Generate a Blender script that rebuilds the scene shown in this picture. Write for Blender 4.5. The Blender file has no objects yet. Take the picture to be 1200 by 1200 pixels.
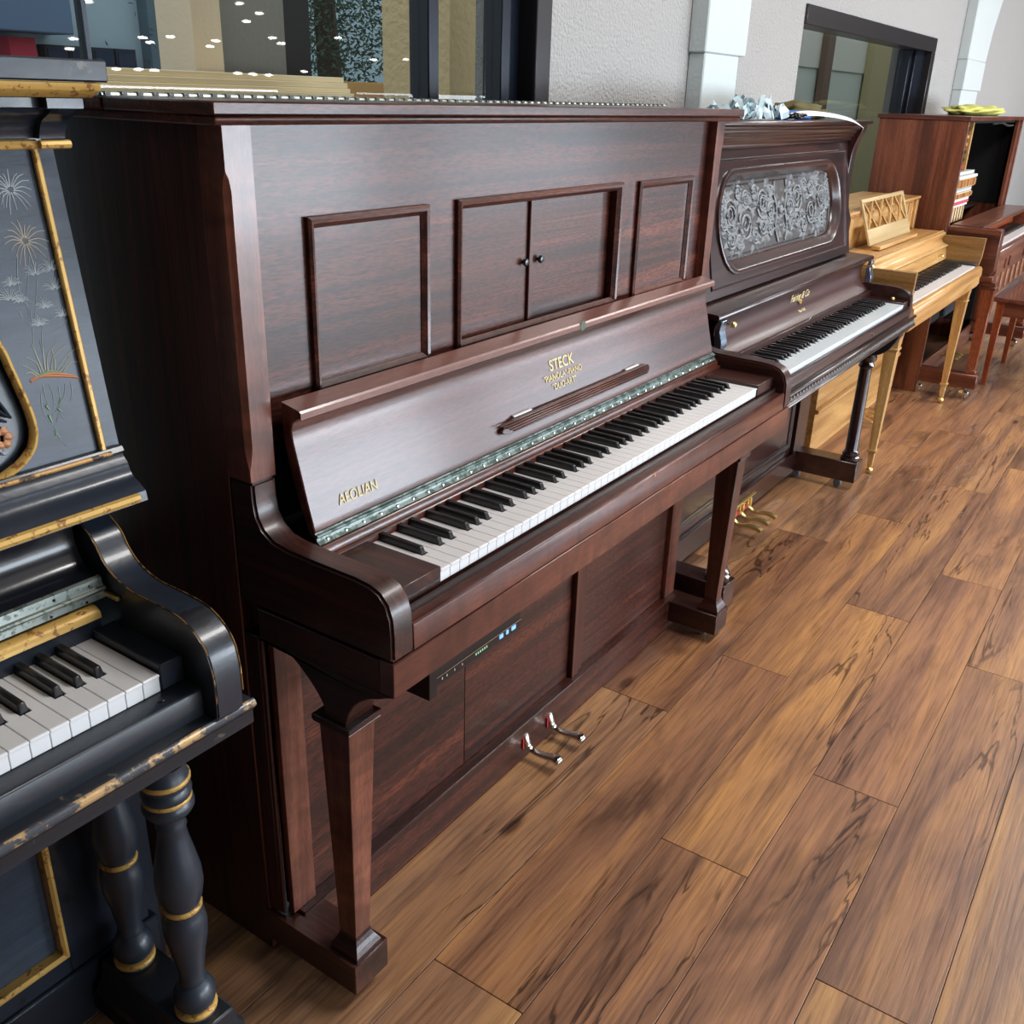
import bpy, bmesh, math, random
from mathutils import Vector, Matrix
import mathutils.noise as mnoise
sc = bpy.context.scene
col = sc.collection
# ---------------- camera ----------------
CP = Vector((-.978, -.7761, 1.405)); YAW, PIT, ROL, FPX = .9804, -.4074, .0314, 1132.
fw = Vector((math.sin(YAW)*math.cos(PIT), math.cos(YAW)*math.cos(PIT), math.sin(PIT)))
r0 = Vector((math.cos(YAW), -math.sin(YAW), 0)); u0 = r0.cross(fw)
rr = math.cos(ROL)*r0 + math.sin(ROL)*u0; uu = -math.sin(ROL)*r0 + math.cos(ROL)*u0
cd = bpy.data.cameras.new('camera'); cam = bpy.data.objects.new('camera', cd); col.objects.link(cam)
M3 = Matrix((rr, uu, -fw)).transposed()
cam.matrix_world = Matrix.Translation(CP) @ M3.to_4x4()
cd.sensor_width = 36; cd.lens = FPX/1200*36; cd.clip_start = .02; cd.clip_end = 300
sc.camera = cam
# ---------------- light and exposure ----------------
sc.view_settings.view_transform = 'Standard'; sc.view_settings.look = 'None'
sc.view_settings.gamma = 1; sc.view_settings.use_curve_mapping = False
sc.view_settings.exposure = 0.36
w = bpy.data.worlds.new('world'); sc.world = w; w.use_nodes = True
bg = w.node_tree.nodes['Background']; bg.inputs[0].default_value = (.80, .90, 1, 1); bg.inputs[1].default_value = .9
def area(name, loc, rot, sx, sy, watts, color):
    l = bpy.data.lights.new(name, 'AREA'); l.shape = 'RECTANGLE'; l.size = sx; l.size_y = sy; l.energy = watts; l.color = color
    o = bpy.data.objects.new(name, l); col.objects.link(o); o.location = loc; o.rotation_euler = rot; return o
# daylight from the shop front opposite the pianos, and rows of ceiling lamps
for x, p_ in ((.9, 110), (4.9, 250), (9.8, 120)):
    area('shopfront_daylight', (x, -5.9, .76), (math.radians(-90), 0, math.pi), 3.7, 1.24, p_, (.78, .89, 1))
area('ceiling_light_panel', (1.6, -1.3, 3.12), (0, 0, 0), 1.4, .6, 60, (1, .98, .95))
area('ceiling_light_panel', (5.0, -1.6, 3.12), (0, 0, 0), 1.4, .6, 55, (1, .98, .95))
area('ceiling_light_panel', (8.6, -1.6, 3.12), (0, 0, 0), 1.4, .6, 55, (1, .98, .95))
cy = sc.cycles
cy.use_denoising = True; cy.max_bounces = 7; cy.diffuse_bounces = 3; cy.glossy_bounces = 4; cy.transparent_max_bounces = 12
cy.sample_clamp_indirect = 6; cy.caustics_reflective = False; cy.caustics_refractive = False; cy.blur_glossy = .5

# ---------------- helpers ----------------
def S(r, g, b):   # sRGB 0..255 to linear
    f = lambda c: (c/255/12.92) if c/255 <= .04045 else ((c/255+.055)/1.055)**2.4
    return (f(r), f(g), f(b), 1)
class MB:
    def __init__(s): s.bm = bmesh.new()
    def face(s, vs):
        try: return s.bm.faces.new(vs)
        except ValueError: return None
    def hexa(s, p):   # 8 points: bottom ring then top ring
        v = [s.bm.verts.new(q) for q in p]
        for f in ((0,3,2,1),(4,5,6,7),(0,1,5,4),(1,2,6,5),(2,3,7,6),(3,0,4,7)): s.face([v[i] for i in f])
        return s
    def box(s, x0, x1, y0, y1, z0, z1):
        return s.hexa([(x0,y0,z0),(x1,y0,z0),(x1,y1,z0),(x0,y1,z0),(x0,y0,z1),(x1,y0,z1),(x1,y1,z1),(x0,y1,z1)])
    def frus(s, b, zb, t, zt):   # tapered box: b, t are (x0,x1,y0,y1)
        return s.hexa([(b[0],b[2],zb),(b[1],b[2],zb),(b[1],b[3],zb),(b[0],b[3],zb),(t[0],t[2],zt),(t[1],t[2],zt),(t[1],t[3],zt),(t[0],t[3],zt)])
    def prism(s, poly, ax, a, b):
        m = {'x': lambda p, t: (t, p[0], p[1]), 'y': lambda p, t: (p[0], t, p[1]), 'z': lambda p, t: (p[0], p[1], t)}[ax]
        A = [s.bm.verts.new(m(p, a)) for p in poly]; B = [s.bm.verts.new(m(p, b)) for p in poly]; n = len(poly)
        s.face(A); s.face(B[::-1])
        for i in range(n): s.face([A[i], B[i], B[(i+1) % n], A[(i+1) % n]])
        return s
    def lathe(s, prof, cx, cy, seg=20, flute=None, ax='z'):
        rings = []
        for k, (r, z) in enumerate(prof):
            ring = []
            for i in range(seg):
                a = 2*math.pi*i/seg; q = r
                if flute and flute[0] <= z <= flute[1] and i % 2: q = r*.86
                p = (cx+q*math.cos(a), cy+q*math.sin(a), z) if ax == 'z' else ((z, cx+q*math.cos(a), cy+q*math.sin(a)) if ax == 'x' else (cx+q*math.cos(a), z, cy+q*math.sin(a)))
                ring.append(s.bm.verts.new(p))
            rings.append(ring)
        for A, B in zip(rings, rings[1:]):
            for i in range(seg): s.face([A[i], A[(i+1) % seg], B[(i+1) % seg], B[i]])
        s.face(rings[0][::-1]); s.face(rings[-1]); return s
    def tube(s, pts, rad, seg=6, flat=1.):
        pts = [Vector(p) for p in pts]; rads = rad if isinstance(rad, (list, tuple)) else [rad]*len(pts); rings = []
        for i, p in enumerate(pts):
            d = (pts[min(i+1, len(pts)-1)]-pts[max(i-1, 0)]).normalized()
            a = d.cross(Vector((0,0,1)));
            if a.length < .05: a = d.cross(Vector((0,1,0)))
            a.normalize(); b = d.cross(a)
            rings.append([s.bm.verts.new(p+rads[i]*(a*math.cos(2*math.pi*k/seg)+b*flat*math.sin(2*math.pi*k/seg))) for k in range(seg)])
        for A, B in zip(rings, rings[1:]):
            for i in range(seg): s.face([A[i], A[(i+1) % seg], B[(i+1) % seg], B[i]])
        s.face(rings[0][::-1]); s.face(rings[-1]); return s
    def ring(s, out, prof, T=lambda x, d, z: (x, d, z)):   # moulding run round a closed outline; prof = (inset, depth)
        n = len(out); area2 = sum(out[i][0]*out[(i+1) % n][1]-out[(i+1) % n][0]*out[i][1] for i in range(n)); sg = 1 if area2 > 0 else -1
        nor = []
        for i in range(n):
            p, q, r = Vector(out[i-1]), Vector(out[i]), Vector(out[(i+1) % n])
            a = (q-p).normalized(); b = (r-q).normalized(); na = Vector((-a.y, a.x))*sg; nb = Vector((-b.y, b.x))*sg
            m = (na+nb).normalized(); nor.append(m/max(.3, m.dot(na)))
        R = [[s.bm.verts.new(T(out[i][0]+nor[i].x*ins, d, out[i][1]+nor[i].y*ins)) for i in range(n)] for ins, d in prof]
        R.append(R[0])
        for A, B in zip(R, R[1:]):
            for i in range(n): s.face([A[i], A[(i+1) % n], B[(i+1) % n], B[i]])
        return s
    def ball(s, c, r, sub=2):
        rx, ry, rz = r if isinstance(r, tuple) else (r, r, r)
        bmesh.ops.create_icosphere(s.bm, subdivisions=sub, radius=1, matrix=Matrix.Translation(c) @ Matrix.Diagonal((rx, ry, rz, 1))); return s
    def mesh(s, name, mat, bev=0, smooth=True, seg=1, ang=38):
        bm = s.bm; bmesh.ops.recalc_face_normals(bm, faces=bm.faces)
        if bev:
            ed = [e for e in bm.edges if len(e.link_faces) == 2 and e.calc_face_angle(0) > .6]
            if ed: bmesh.ops.bevel(bm, geom=ed, offset=bev, segments=seg, affect='EDGES', clamp_overlap=True)
        me = bpy.data.meshes.new(name); bm.to_mesh(me); bm.free(); me.materials.append(mat)
        if smooth: me.shade_smooth(); me.set_sharp_from_angle(angle=math.radians(ang))
        return me
    def done(s, name, mat, parent=None, bev=0, **k):
        lab = k.pop('label', None); kind = k.pop('kind', None)
        o = bpy.data.objects.new(name, s.mesh(name, mat, bev, **k)); col.objects.link(o); o.parent = parent
        if lab: o['label'] = lab
        if kind: o['kind'] = kind
        return o
def tag(o, label, cat, group=None):
    o['label'] = label; o['category'] = cat
    if group: o['group'] = group
    return o
def thing(name, label, cat, loc=(0,0,0), rz=0, group=None):
    o = bpy.data.objects.new(name, None); col.objects.link(o); o.location = loc; o.rotation_euler = (0,0,rz); o.empty_display_size = .1
    return tag(o, label, cat, group)
def struct(o): o['kind'] = 'structure'; return o
def empty_struct(name):
    o = bpy.data.objects.new(name, None); col.objects.link(o); return struct(o)
def bez(p, n=4):   # smooth a polyline (Catmull-Rom)
    P = [Vector(q) for q in p]; out = []
    for i in range(len(P)-1):
        a, b, c, d = P[max(i-1,0)], P[i], P[i+1], P[min(i+2,len(P)-1)]
        for k in range(n):
            t = k/n; out.append(.5*((2*b)+(c-a)*t+(2*a-5*b+4*c-d)*t*t+(3*b-a-3*c+d)*t**3))
    return [tuple(q) for q in out+[P[-1]]]
def text(name, body, size, mat, parent, M, align='CENTER', sx=1., bold=0., ext=.0003):
    cu = bpy.data.curves.new(name, 'FONT'); cu.body = body; cu.size = size; cu.align_x = align; cu.extrude = ext; cu.offset = bold
    t = bpy.data.objects.new(name+'_tmp', cu); col.objects.link(t); bpy.context.view_layer.update()
    me = bpy.data.meshes.new_from_object(t.evaluated_get(bpy.context.evaluated_depsgraph_get()))
    bpy.data.objects.remove(t); me.transform(M @ Matrix.Diagonal((sx,1,1,1))); me.materials.clear(); me.materials.append(mat)
    o = bpy.data.objects.new(name, me); col.objects.link(o); o.parent = parent; return o

# ---------------- materials ----------------
def mat(name, c, rough=.5, metal=0, coat=0, spec=.5, bump=None, emit=None):
    m = bpy.data.materials.new(name); m.use_nodes = True; N = m.node_tree.nodes; L = m.node_tree.links; b = N['Principled BSDF']
    b.inputs['Base Color'].default_value = c; b.inputs['Roughness'].default_value = rough; b.inputs['Metallic'].default_value = metal
    b.inputs['Coat Weight'].default_value = coat; b.inputs['Coat Roughness'].default_value = .12; b.inputs['Specular IOR Level'].default_value = spec
    if emit: b.inputs['Emission Color'].default_value = emit[0]; b.inputs['Emission Strength'].default_value = emit[1]
    if bump:
        tc = N.new('ShaderNodeTexCoord'); nz = N.new('ShaderNodeTexNoise'); nz.inputs['Scale'].default_value = bump[0]; nz.inputs['Detail'].default_value = 4
        bp = N.new('ShaderNodeBump'); bp.inputs['Strength'].default_value = bump[1]; bp.inputs['Distance'].default_value = bump[2]
        L.new(tc.outputs['Object'], nz.inputs['Vector']); L.new(nz.outputs[0], bp.inputs['Height']); L.new(bp.outputs[0], b.inputs['Normal'])
    return m
def ramp(N, stops):
    r = N.new('ShaderNodeValToRGB'); e = r.color_ramp.elements
    e[0].position, e[0].color = stops[0]; e[1].position, e[1].color = stops[-1]
    for p, c in stops[1:-1]: q = e.new(p); q.color = c
    return r
def wood(name, stops, axis='x', scale=1., rough=.3, coat=.25, stretch=.06, pores=.5, figure=0., bump=.15, spec=.5, dist=.6, coat_r=.15):
    """Grain along one object axis: streaks, fine pores and an optional curl across the grain."""
    m = bpy.data.materials.new(name); m.use_nodes = True; N = m.node_tree.nodes; L = m.node_tree.links; b = N['Principled BSDF']
    tc = N.new('ShaderNodeTexCoord'); oi = N.new('ShaderNodeObjectInfo')
    off = N.new('ShaderNodeVectorMath'); off.operation = 'MULTIPLY_ADD'; cmb = N.new('ShaderNodeCombineXYZ')
    for i in range(3): L.new(oi.outputs['Random'], cmb.inputs[i])
    off.inputs[1].default_value = (7.3, 3.1, 5.7); L.new(cmb.outputs[0], off.inputs[0]); L.new(tc.outputs['Object'], off.inputs[2])
    def sc3(al, ac):
        v = N.new('ShaderNodeVectorMath'); v.operation = 'MULTIPLY'
        v.inputs[1].default_value = tuple(al if a == axis else ac for a in 'xyz'); L.new(off.outputs[0], v.inputs[0]); return v
    v1 = sc3(stretch*20*scale, 20*scale); n1 = N.new('ShaderNodeTexNoise'); n1.inputs['Scale'].default_value = 1; n1.inputs['Detail'].default_value = 5
    n1.inputs['Roughness'].default_value = .62; n1.inputs['Distortion'].default_value = dist; L.new(v1.outputs[0], n1.inputs['Vector'])
    v2 = sc3(55*scale, 330*scale); n2 = N.new('ShaderNodeTexNoise'); n2.inputs['Scale'].default_value = 1; n2.inputs['Detail'].default_value = 2; L.new(v2.outputs[0], n2.inputs['Vector'])
    cr = ramp(N, stops); L.new(n1.outputs[0], cr.inputs[0]); last = cr.outputs[0]
    if figure:
        v3 = sc3(16*scale, 7*scale); n3 = N.new('ShaderNodeTexNoise'); n3.inputs['Scale'].default_value = 1; n3.inputs['Detail'].default_value = 3; n3.inputs['Distortion'].default_value = 1.2
        L.new(v3.outputs[0], n3.inputs['Vector']); f = ramp(N, [(.35, (1-figure,)*3+(1,)), (.62, (1+figure*.6,)*3+(1,))]); L.new(n3.outputs[0], f.inputs[0])
        mx = N.new('ShaderNodeMix'); mx.data_type = 'RGBA'; mx.blend_type = 'MULTIPLY'; mx.inputs[0].default_value = 1; L.new(last, mx.inputs[6]); L.new(f.outputs[0], mx.inputs[7]); last = mx.outputs[2]
    if pores:
        p = ramp(N, [(.36, (1-pores,)*3+(1,)), (.55, (1,1,1,1)), (.75, (1+pores*.4,)*3+(1,))]); L.new(n2.outputs[0], p.inputs[0])
        mx = N.new('ShaderNodeMix'); mx.data_type = 'RGBA'; mx.blend_type = 'MULTIPLY'; mx.inputs[0].default_value = 1; L.new(last, mx.inputs[6]); L.new(p.outputs[0], mx.inputs[7]); last = mx.outputs[2]
    L.new(last, b.inputs['Base Color'])
    bp = N.new('ShaderNodeBump'); bp.inputs['Strength'].default_value = bump; bp.inputs['Distance'].default_value = .001; L.new(n2.outputs[0], bp.inputs['Height']); L.new(bp.outputs[0], b.inputs['Normal'])
    b.inputs['Roughness'].default_value = rough; b.inputs['Coat Weight'].default_value = coat; b.inputs['Coat Roughness'].default_value = coat_r; b.inputs['Specular IOR Level'].default_value = spec
    return m
def worn(name, base, under, amount=.5, scale=14, rough=.35, metal=0, coat=.2, spec=.5, metal2=0):
    """Paint or leaf with worn patches that show what lies underneath."""
    m = mat(name, base, rough, metal, coat, spec); N = m.node_tree.nodes; L = m.node_tree.links; b = N['Principled BSDF']
    tc = N.new('ShaderNodeTexCoord'); n = N.new('ShaderNodeTexNoise'); n.inputs['Scale'].default_value = scale; n.inputs['Detail'].default_value = 8; n.inputs['Roughness'].default_value = .7
    L.new(tc.outputs['Object'], n.inputs['Vector']); r = ramp(N, [(amount-.02, under), (amount+.02, base)]); L.new(n.outputs[0], r.inputs[0]); L.new(r.outputs[0], b.inputs['Base Color'])
    n2 = N.new('ShaderNodeTexNoise'); n2.inputs['Scale'].default_value = 60; n2.inputs['Detail'].default_value = 4; L.new(tc.outputs['Object'], n2.inputs['Vector'])
    bp = N.new('ShaderNodeBump'); bp.inputs['Strength'].default_value = .25; bp.inputs['Distance'].default_value = .002; L.new(n2.outputs[0], bp.inputs['Height']); L.new(bp.outputs[0], b.inputs['Normal'])
    return m
def mahog(name, axis, k=1., **kw):
    c = lambda r, g, b: S(r*k, g*k, b*k)
    d = dict(rough=.38, coat=.2, pores=.62, stretch=.022); d.update(kw)
    return wood(name, [(.28, c(34,15,13)), (.42, c(62,30,24)), (.50, c(92,46,35)), (.55, c(66,33,27)), (.62, c(112,58,42)), (.75, c(80,40,31))], axis, **d)
MH_X = mahog('mahogany along', 'x', scale=1.1); MH_Z = mahog('mahogany upright', 'z', .92, pores=.25)
MH_D = mahog('dark mahogany', 'y', .72, pores=.2)
CURL_Z = wood('curly mahogany upright', [(.3, S(76,40,31)), (.5, S(112,64,50)), (.7, S(146,92,72))], 'z', rough=.33, coat=.35, pores=.2, figure=.3)
CURL_X = wood('curly mahogany along', [(.3, S(66,33,27)), (.5, S(94,50,40)), (.7, S(120,70,54))], 'x', rough=.3, coat=.4, pores=.2, figure=.32)
ROSE_X = wood('dark rosewood along', [(.3, S(30,14,14)), (.5, S(52,28,26)), (.7, S(74,42,36))], 'x', rough=.3, coat=.5, pores=.25)
ROSE_Z = wood('dark rosewood upright', [(.3, S(26,12,12)), (.5, S(46,24,22)), (.7, S(66,38,33))], 'z', rough=.3, coat=.5, pores=.25)
EBON = mat('ebonised carving', S(52,46,46), .28, coat=.6, bump=(90, .2, .002))
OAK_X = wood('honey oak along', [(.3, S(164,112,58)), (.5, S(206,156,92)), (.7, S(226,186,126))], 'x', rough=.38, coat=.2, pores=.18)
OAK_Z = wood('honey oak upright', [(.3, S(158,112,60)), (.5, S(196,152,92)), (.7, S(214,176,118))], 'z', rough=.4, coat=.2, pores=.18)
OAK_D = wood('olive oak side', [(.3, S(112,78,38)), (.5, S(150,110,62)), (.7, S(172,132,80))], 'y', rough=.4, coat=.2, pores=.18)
WAL_Z = wood('walnut upright', [(.3, S(66,30,20)), (.45, S(104,54,36)), (.6, S(138,78,54)), (.75, S(160,98,70))], 'z', scale=.9, rough=.36, coat=.2, pores=.2)
WAL_Y = wood('walnut sideways', [(.3, S(60,26,18)), (.5, S(98,50,34)), (.7, S(132,74,52))], 'y', rough=.36, coat=.2, pores=.2)
WAL_X = wood('walnut along', [(.3, S(82,44,34)), (.5, S(116,70,54)), (.7, S(144,94,74))], 'x', rough=.34, coat=.3, pores=.2)
RED_X = wood('reddish fallboard wood', [(.3, S(120,50,24)), (.5, S(176,84,44)), (.7, S(206,122,72))], 'x', rough=.3, coat=.4, pores=.2)
BLK = worn('black painted wood', S(36,43,54), S(24,27,32), .40, 9, .33, coat=.3)
BLKW = worn('scuffed black paint', S(32,37,45), S(96,92,84), .335, 30, .38, coat=.15)
BLKP = wood('blue black painted panel', [(.3, S(40,50,62)), (.5, S(52,63,77)), (.7, S(66,78,92))], 'x', rough=.42, coat=.1, pores=.15, stretch=.03)
GOLD = worn('worn gold paint', S(212,170,92), S(150,102,52), .43, 80, .42, metal=.2, coat=0)
GOLDW = worn('rubbed gold edge', S(196,150,88), S(60,46,36), .47, 34, .4, metal=.2)
COPPER = mat('coppery paint', S(176,122,84), .45, metal=.2)
BRASS = mat('polished brass', S(238,210,140), .3, metal=.9)
NICK = mat('nickel plate', S(222,222,216), .14, metal=1, bump=(50, .3, .002))
HINGE = worn('plated hinge', S(150,158,152), S(104,114,108), .44, 90, .38, metal=.85)
IVORY = mat('white keytops', S(242,242,243), .28, coat=.3)
IVORY2 = mat('slightly blue keytops', S(228,238,244), .25, coat=.3)
EBONY = mat('black keys', S(24,24,27), .3, coat=.3)
FELT = mat('red felt', S(176,40,48), .9); FELTD = mat('dull red felt', S(104,38,34), .95)
BLACK = mat('black plastic', S(18,18,20), .35)
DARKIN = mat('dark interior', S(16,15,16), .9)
RUB = mat('grey rubber wheel', S(120,122,124), .5)
STEEL = mat('grey steel', S(130,132,134), .35, metal=.9)
PRINT = mat('gilt lettering', S(232,214,158), .5)
# ---------------- room ----------------
def stucco(name, c, k=.5):
    m = mat(name, c, .85, bump=(105, k, .012)); return m
STUC = stucco('sand textured wall paint', S(173,171,169), .8); PILM = stucco('smoother pale wall paint', S(200,208,208), .15)
CEIL = mat('ceiling paint', S(188,186,182), .9); FARW = mat('far wall paint', S(112,110,108), .9)
BRONZE = mat('dark bronze frame', S(52,48,50), .35, metal=.3, coat=.2); JAMB = mat('blue black frame', S(24,30,42), .3, metal=.3)
YW = .76   # face of the wall behind the pianos
def floor_mat():
    m = bpy.data.materials.new('hand scraped plank'); m.use_nodes = True; N = m.node_tree.nodes; L = m.node_tree.links; b = N['Principled BSDF']
    tc = N.new('ShaderNodeTexCoord'); oi = N.new('ShaderNodeObjectInfo'); cmb = N.new('ShaderNodeCombineXYZ')
    for i in range(3): L.new(oi.outputs['Random'], cmb.inputs[i])
    off = N.new('ShaderNodeVectorMath'); off.operation = 'MULTIPLY_ADD'; off.inputs[1].default_value = (31, 17, 9); L.new(cmb.outputs[0], off.inputs[0]); L.new(tc.outputs['Object'], off.inputs[2])
    def noise(sx, sy, det, dist=0, rough=.6):
        v = N.new('ShaderNodeVectorMath'); v.operation = 'MULTIPLY'; v.inputs[1].default_value = (sx, sy, 1); L.new(off.outputs[0], v.inputs[0])
        n = N.new('ShaderNodeTexNoise'); n.inputs['Scale'].default_value = 1; n.inputs['Detail'].default_value = det; n.inputs['Distortion'].default_value = dist; n.inputs['Roughness'].default_value = rough
        L.new(v.outputs[0], n.inputs['Vector']); return n.outputs[0]
    big = noise(.9, 9, 5, .7); cr = ramp(N, [(.28, S(96,70,58)), (.40, S(136,99,77)), (.50, S(162,119,89)), (.60, S(180,133,92)), (.75, S(202,154,102))]); L.new(big, cr.inputs[0])
    def mul(a, bsock, fac=1):
        mx = N.new('ShaderNodeMix'); mx.data_type = 'RGBA'; mx.blend_type = 'MULTIPLY'; mx.inputs[0].default_value = fac; L.new(a, mx.inputs[6]); L.new(bsock, mx.inputs[7]); return mx.outputs[2]
    fine = noise(6, 150, 4); fr = ramp(N, [(.35, (.70,.68,.66,1)), (.52, (1,1,1,1)), (.7, (1.12,1.1,1.08,1))]); L.new(fine, fr.inputs[0])
    last = mul(cr.outputs[0], fr.outputs[0])
    # dark cracks and mineral streaks running with the grain
    st = noise(.8, 9, 5, 1.6, .5); sr = ramp(N, [(.480, (1,1,1,1)), (.497, (.26,.23,.22,1)), (.503, (.26,.23,.22,1)), (.516, (1,1,1,1))]); L.new(st, sr.inputs[0])
    gate = noise(1.1, 3.5, 2); gr = ramp(N, [(.46, (0,0,0,1)), (.56, (1,1,1,1))]); L.new(gate, gr.inputs[0])
    mx = N.new('ShaderNodeMix'); mx.data_type = 'RGBA'; mx.blend_type = 'MULTIPLY'; L.new(gr.outputs[0], mx.inputs[0]); L.new(last, mx.inputs[6]); L.new(sr.outputs[0], mx.inputs[7]); last = mx.outputs[2]
    # smoky patches
    sm = noise(1.3, 5.5, 4, .8); r3 = ramp(N, [(.34, (.52,.52,.56,1)), (.46, (1,1,1,1))]); L.new(sm, r3.inputs[0]); last = mul(last, r3.outputs[0])
    # knots
    v = N.new('ShaderNodeVectorMath'); v.operation = 'MULTIPLY'; v.inputs[1].default_value = (1.9, 5.5, 1); L.new(off.outputs[0], v.inputs[0])
    vo = N.new('ShaderNodeTexVoronoi'); vo.inputs['Scale'].default_value = 1; L.new(v.outputs[0], vo.inputs['Vector'])
    kn = ramp(N, [(.045, (.34,.28,.26,1)), (.10, (1,1,1,1))]); L.new(vo.outputs['Distance'], kn.inputs[0]); last = mul(last, kn.outputs[0])
    tint = mul(last, oi.outputs['Color']); L.new(tint, b.inputs['Base Color'])
    rgh = N.new('ShaderNodeMapRange'); rgh.inputs[3].default_value = .24; rgh.inputs[4].default_value = .46; L.new(noise(3, 30, 3), rgh.inputs[0]); L.new(rgh.outputs[0], b.inputs['Roughness'])
    b.inputs['Specular IOR Level'].default_value = .5
    bp = N.new('ShaderNodeBump'); bp.inputs['Strength'].default_value = .35; bp.inputs['Distance'].default_value = .0012; L.new(fine, bp.inputs['Height']); L.new(bp.outputs[0], b.inputs['Normal'])
    return m
PLK = floor_mat()
sub = struct(MB().box(-7, 46, -6.2, .9, -.06, -.006).done('floor', mat('subfloor', S(58,40,30), .8), smooth=False))
PL, PW = 1.268, .1885
y00 = .015 - 12*PW
known = {12: .93, 11: .0, 10: .515, 9: .91, 8: .36, 13: .55, 14: .2, 7: .1, 6: .7}
tints = {(10, .515): (1.16, 1.1, .9), (12, .93): (.74, .66, .64), (11, 1.268): (1.05, .98, .86), (9, .91): (.98, .92, .92), (9, -.358): (1.04, .98, .94), (8, .36): (.84, .82, .86), (11, .0): (.90, .84, .82), (10, -.753): (1.02, .95, .88)}
plk_meshes = {}
rng = random.Random(7)
for r in range(0, 16):
    ph = known.get(r, rng.random()*PL); ya = y00+r*PW
    k0 = math.floor((-3.4-ph)/PL)
    for k in range(k0, 11):
        xa = ph+k*PL
        if xa < -3.5 or xa > 10: continue
        v = (r*3+k) % 4
        if v not in plk_meshes: plk_meshes[v] = MB().box(.0007, PL-.0007, .0006, PW-.0006, -.006, 0).mesh('plank', PLK, .0009, smooth=False)
        o = bpy.data.objects.new('plank', plk_meshes[v]); col.objects.link(o); o.parent = sub; o.location = (xa, ya, 0)
        t = next((c for (rr_, x_), c in tints.items() if rr_ == r and abs(x_-xa) < .05), None)
        if t is None:
            q = rng.uniform(.84, 1.08); t = (q*rng.uniform(.98, 1.04), q, q*rng.uniform(.92, 1.02))
        o.color = (*t, 1)
# farther floor, where the boards can no longer be told apart
MB().box(-7, 46, -6.2, y00, -.006, 0).done('plank_field', PLK, sub, smooth=False, kind='stuff')
MB().box(-7, -2.2-1.2, y00, .9, -.006, 0).done('plank_field', PLK, sub, smooth=False, kind='stuff')
# pale scuffs worn into the boards in front of the spinet
sf = MB(); rg = random.Random(13)
for i in range(70):
    x, y = rg.gauss(3.35, .42), rg.gauss(-.12, .13); a = rg.uniform(0, 6.28); l = rg.uniform(.012, .06); P = [(x, y)]
    for k in range(3): a += rg.uniform(-.7, .7); P.append((P[-1][0]+l*math.cos(a), P[-1][1]+l*.5*math.sin(a)))
    h = rg.uniform(.0005, .0013); A = []; B = []
    for k, (px, py) in enumerate(P):
        t = h*math.sin((k+.4)/3.8*3.1); A.append(sf.bm.verts.new((px-t, py-t, .0003))); B.append(sf.bm.verts.new((px+t, py+t, .0003)))
    for k in range(3): sf.face([A[k], A[k+1], B[k+1], B[k]])
sf.done('floor_scuff', mat('pale scuff', S(176,158,146), .6), sub, smooth=False, kind='stuff')
# back wall, in pieces round the two windows
W1 = (-2.6, 1.417, .55, 2.6); W2 = (3.354, 5.634, .55, 1.782)
wall = struct(MB().box(-7, W1[0], YW, YW+.24, 0, 3.2).box(W1[0], W1[1], YW, YW+.24, 0, W1[2]).box(W1[0], W1[1], YW, YW+.24, W1[3], 3.2)
  .box(W1[1], W2[0], YW, YW+.24, 0, 3.2).box(W2[0], W2[1], YW, YW+.24, 0, W2[2]).box(W2[0], W2[1], YW, YW+.24, W2[3], 3.2).box(W2[1], 46, YW, YW+.24, 0, 3.2).done('wall_back', STUC, smooth=False))
struct(MB().box(-7.2, 46, -6.3, 1.0, 3.2, 3.3).done('ceiling', CEIL, smooth=False))
struct(MB().box(-7.2, -7, -6.3, 1.0, 0, 3.2).done('wall_left', mat('dark side wall', S(52,50,50), .9), smooth=False))
struct(MB().box(46, 46.2, -6.3, 1.0, 0, 3.2).done('wall_right', FARW, smooth=False))
struct(MB().box(-7, 46, -6.3, -6.2, 0, 3.2).done('wall_front', FARW, smooth=False))
struct(MB().box(1.5, 46, YW-.012, YW, 0, .09).done('baseboard_back', mat('baseboard', S(70,50,40), .5), bev=.003))
def arch_pilaster(name, xl, xr, zc, w2, yf, cap=0):
    t = MB(); t.box(xl, xr-.05, yf, YW, 0, zc-cap)
    if cap: t.box(xl-.006, xr, yf-.006, YW, zc-cap, zc)
    pts = [(xl-.01, zc)] + [(xl-.01-(w2*(k/8)**2.2 if w2 > .1 else 0)*0, zc+k*.2) for k in range(1, 9)]
    R = [(xr+w2*(k/8)**1.7, zc+k*.2) for k in range(8, -1, -1)]
    poly = [(x, min(z, 3.19)) for x, z in [(xl-.01, zc), (xl-.01, zc+1.6)] + R]
    t.prism(poly, 'y', yf-.004, YW)
    return struct(t.done(name, PILM, wall, .004, smooth=False))
arch_pilaster('trim_1', 2.285, 2.62, 1.552, .10, .70)
arch_pilaster('trim_2', 6.31, 6.88, 1.70, 1.9, .70, .18)
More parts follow.
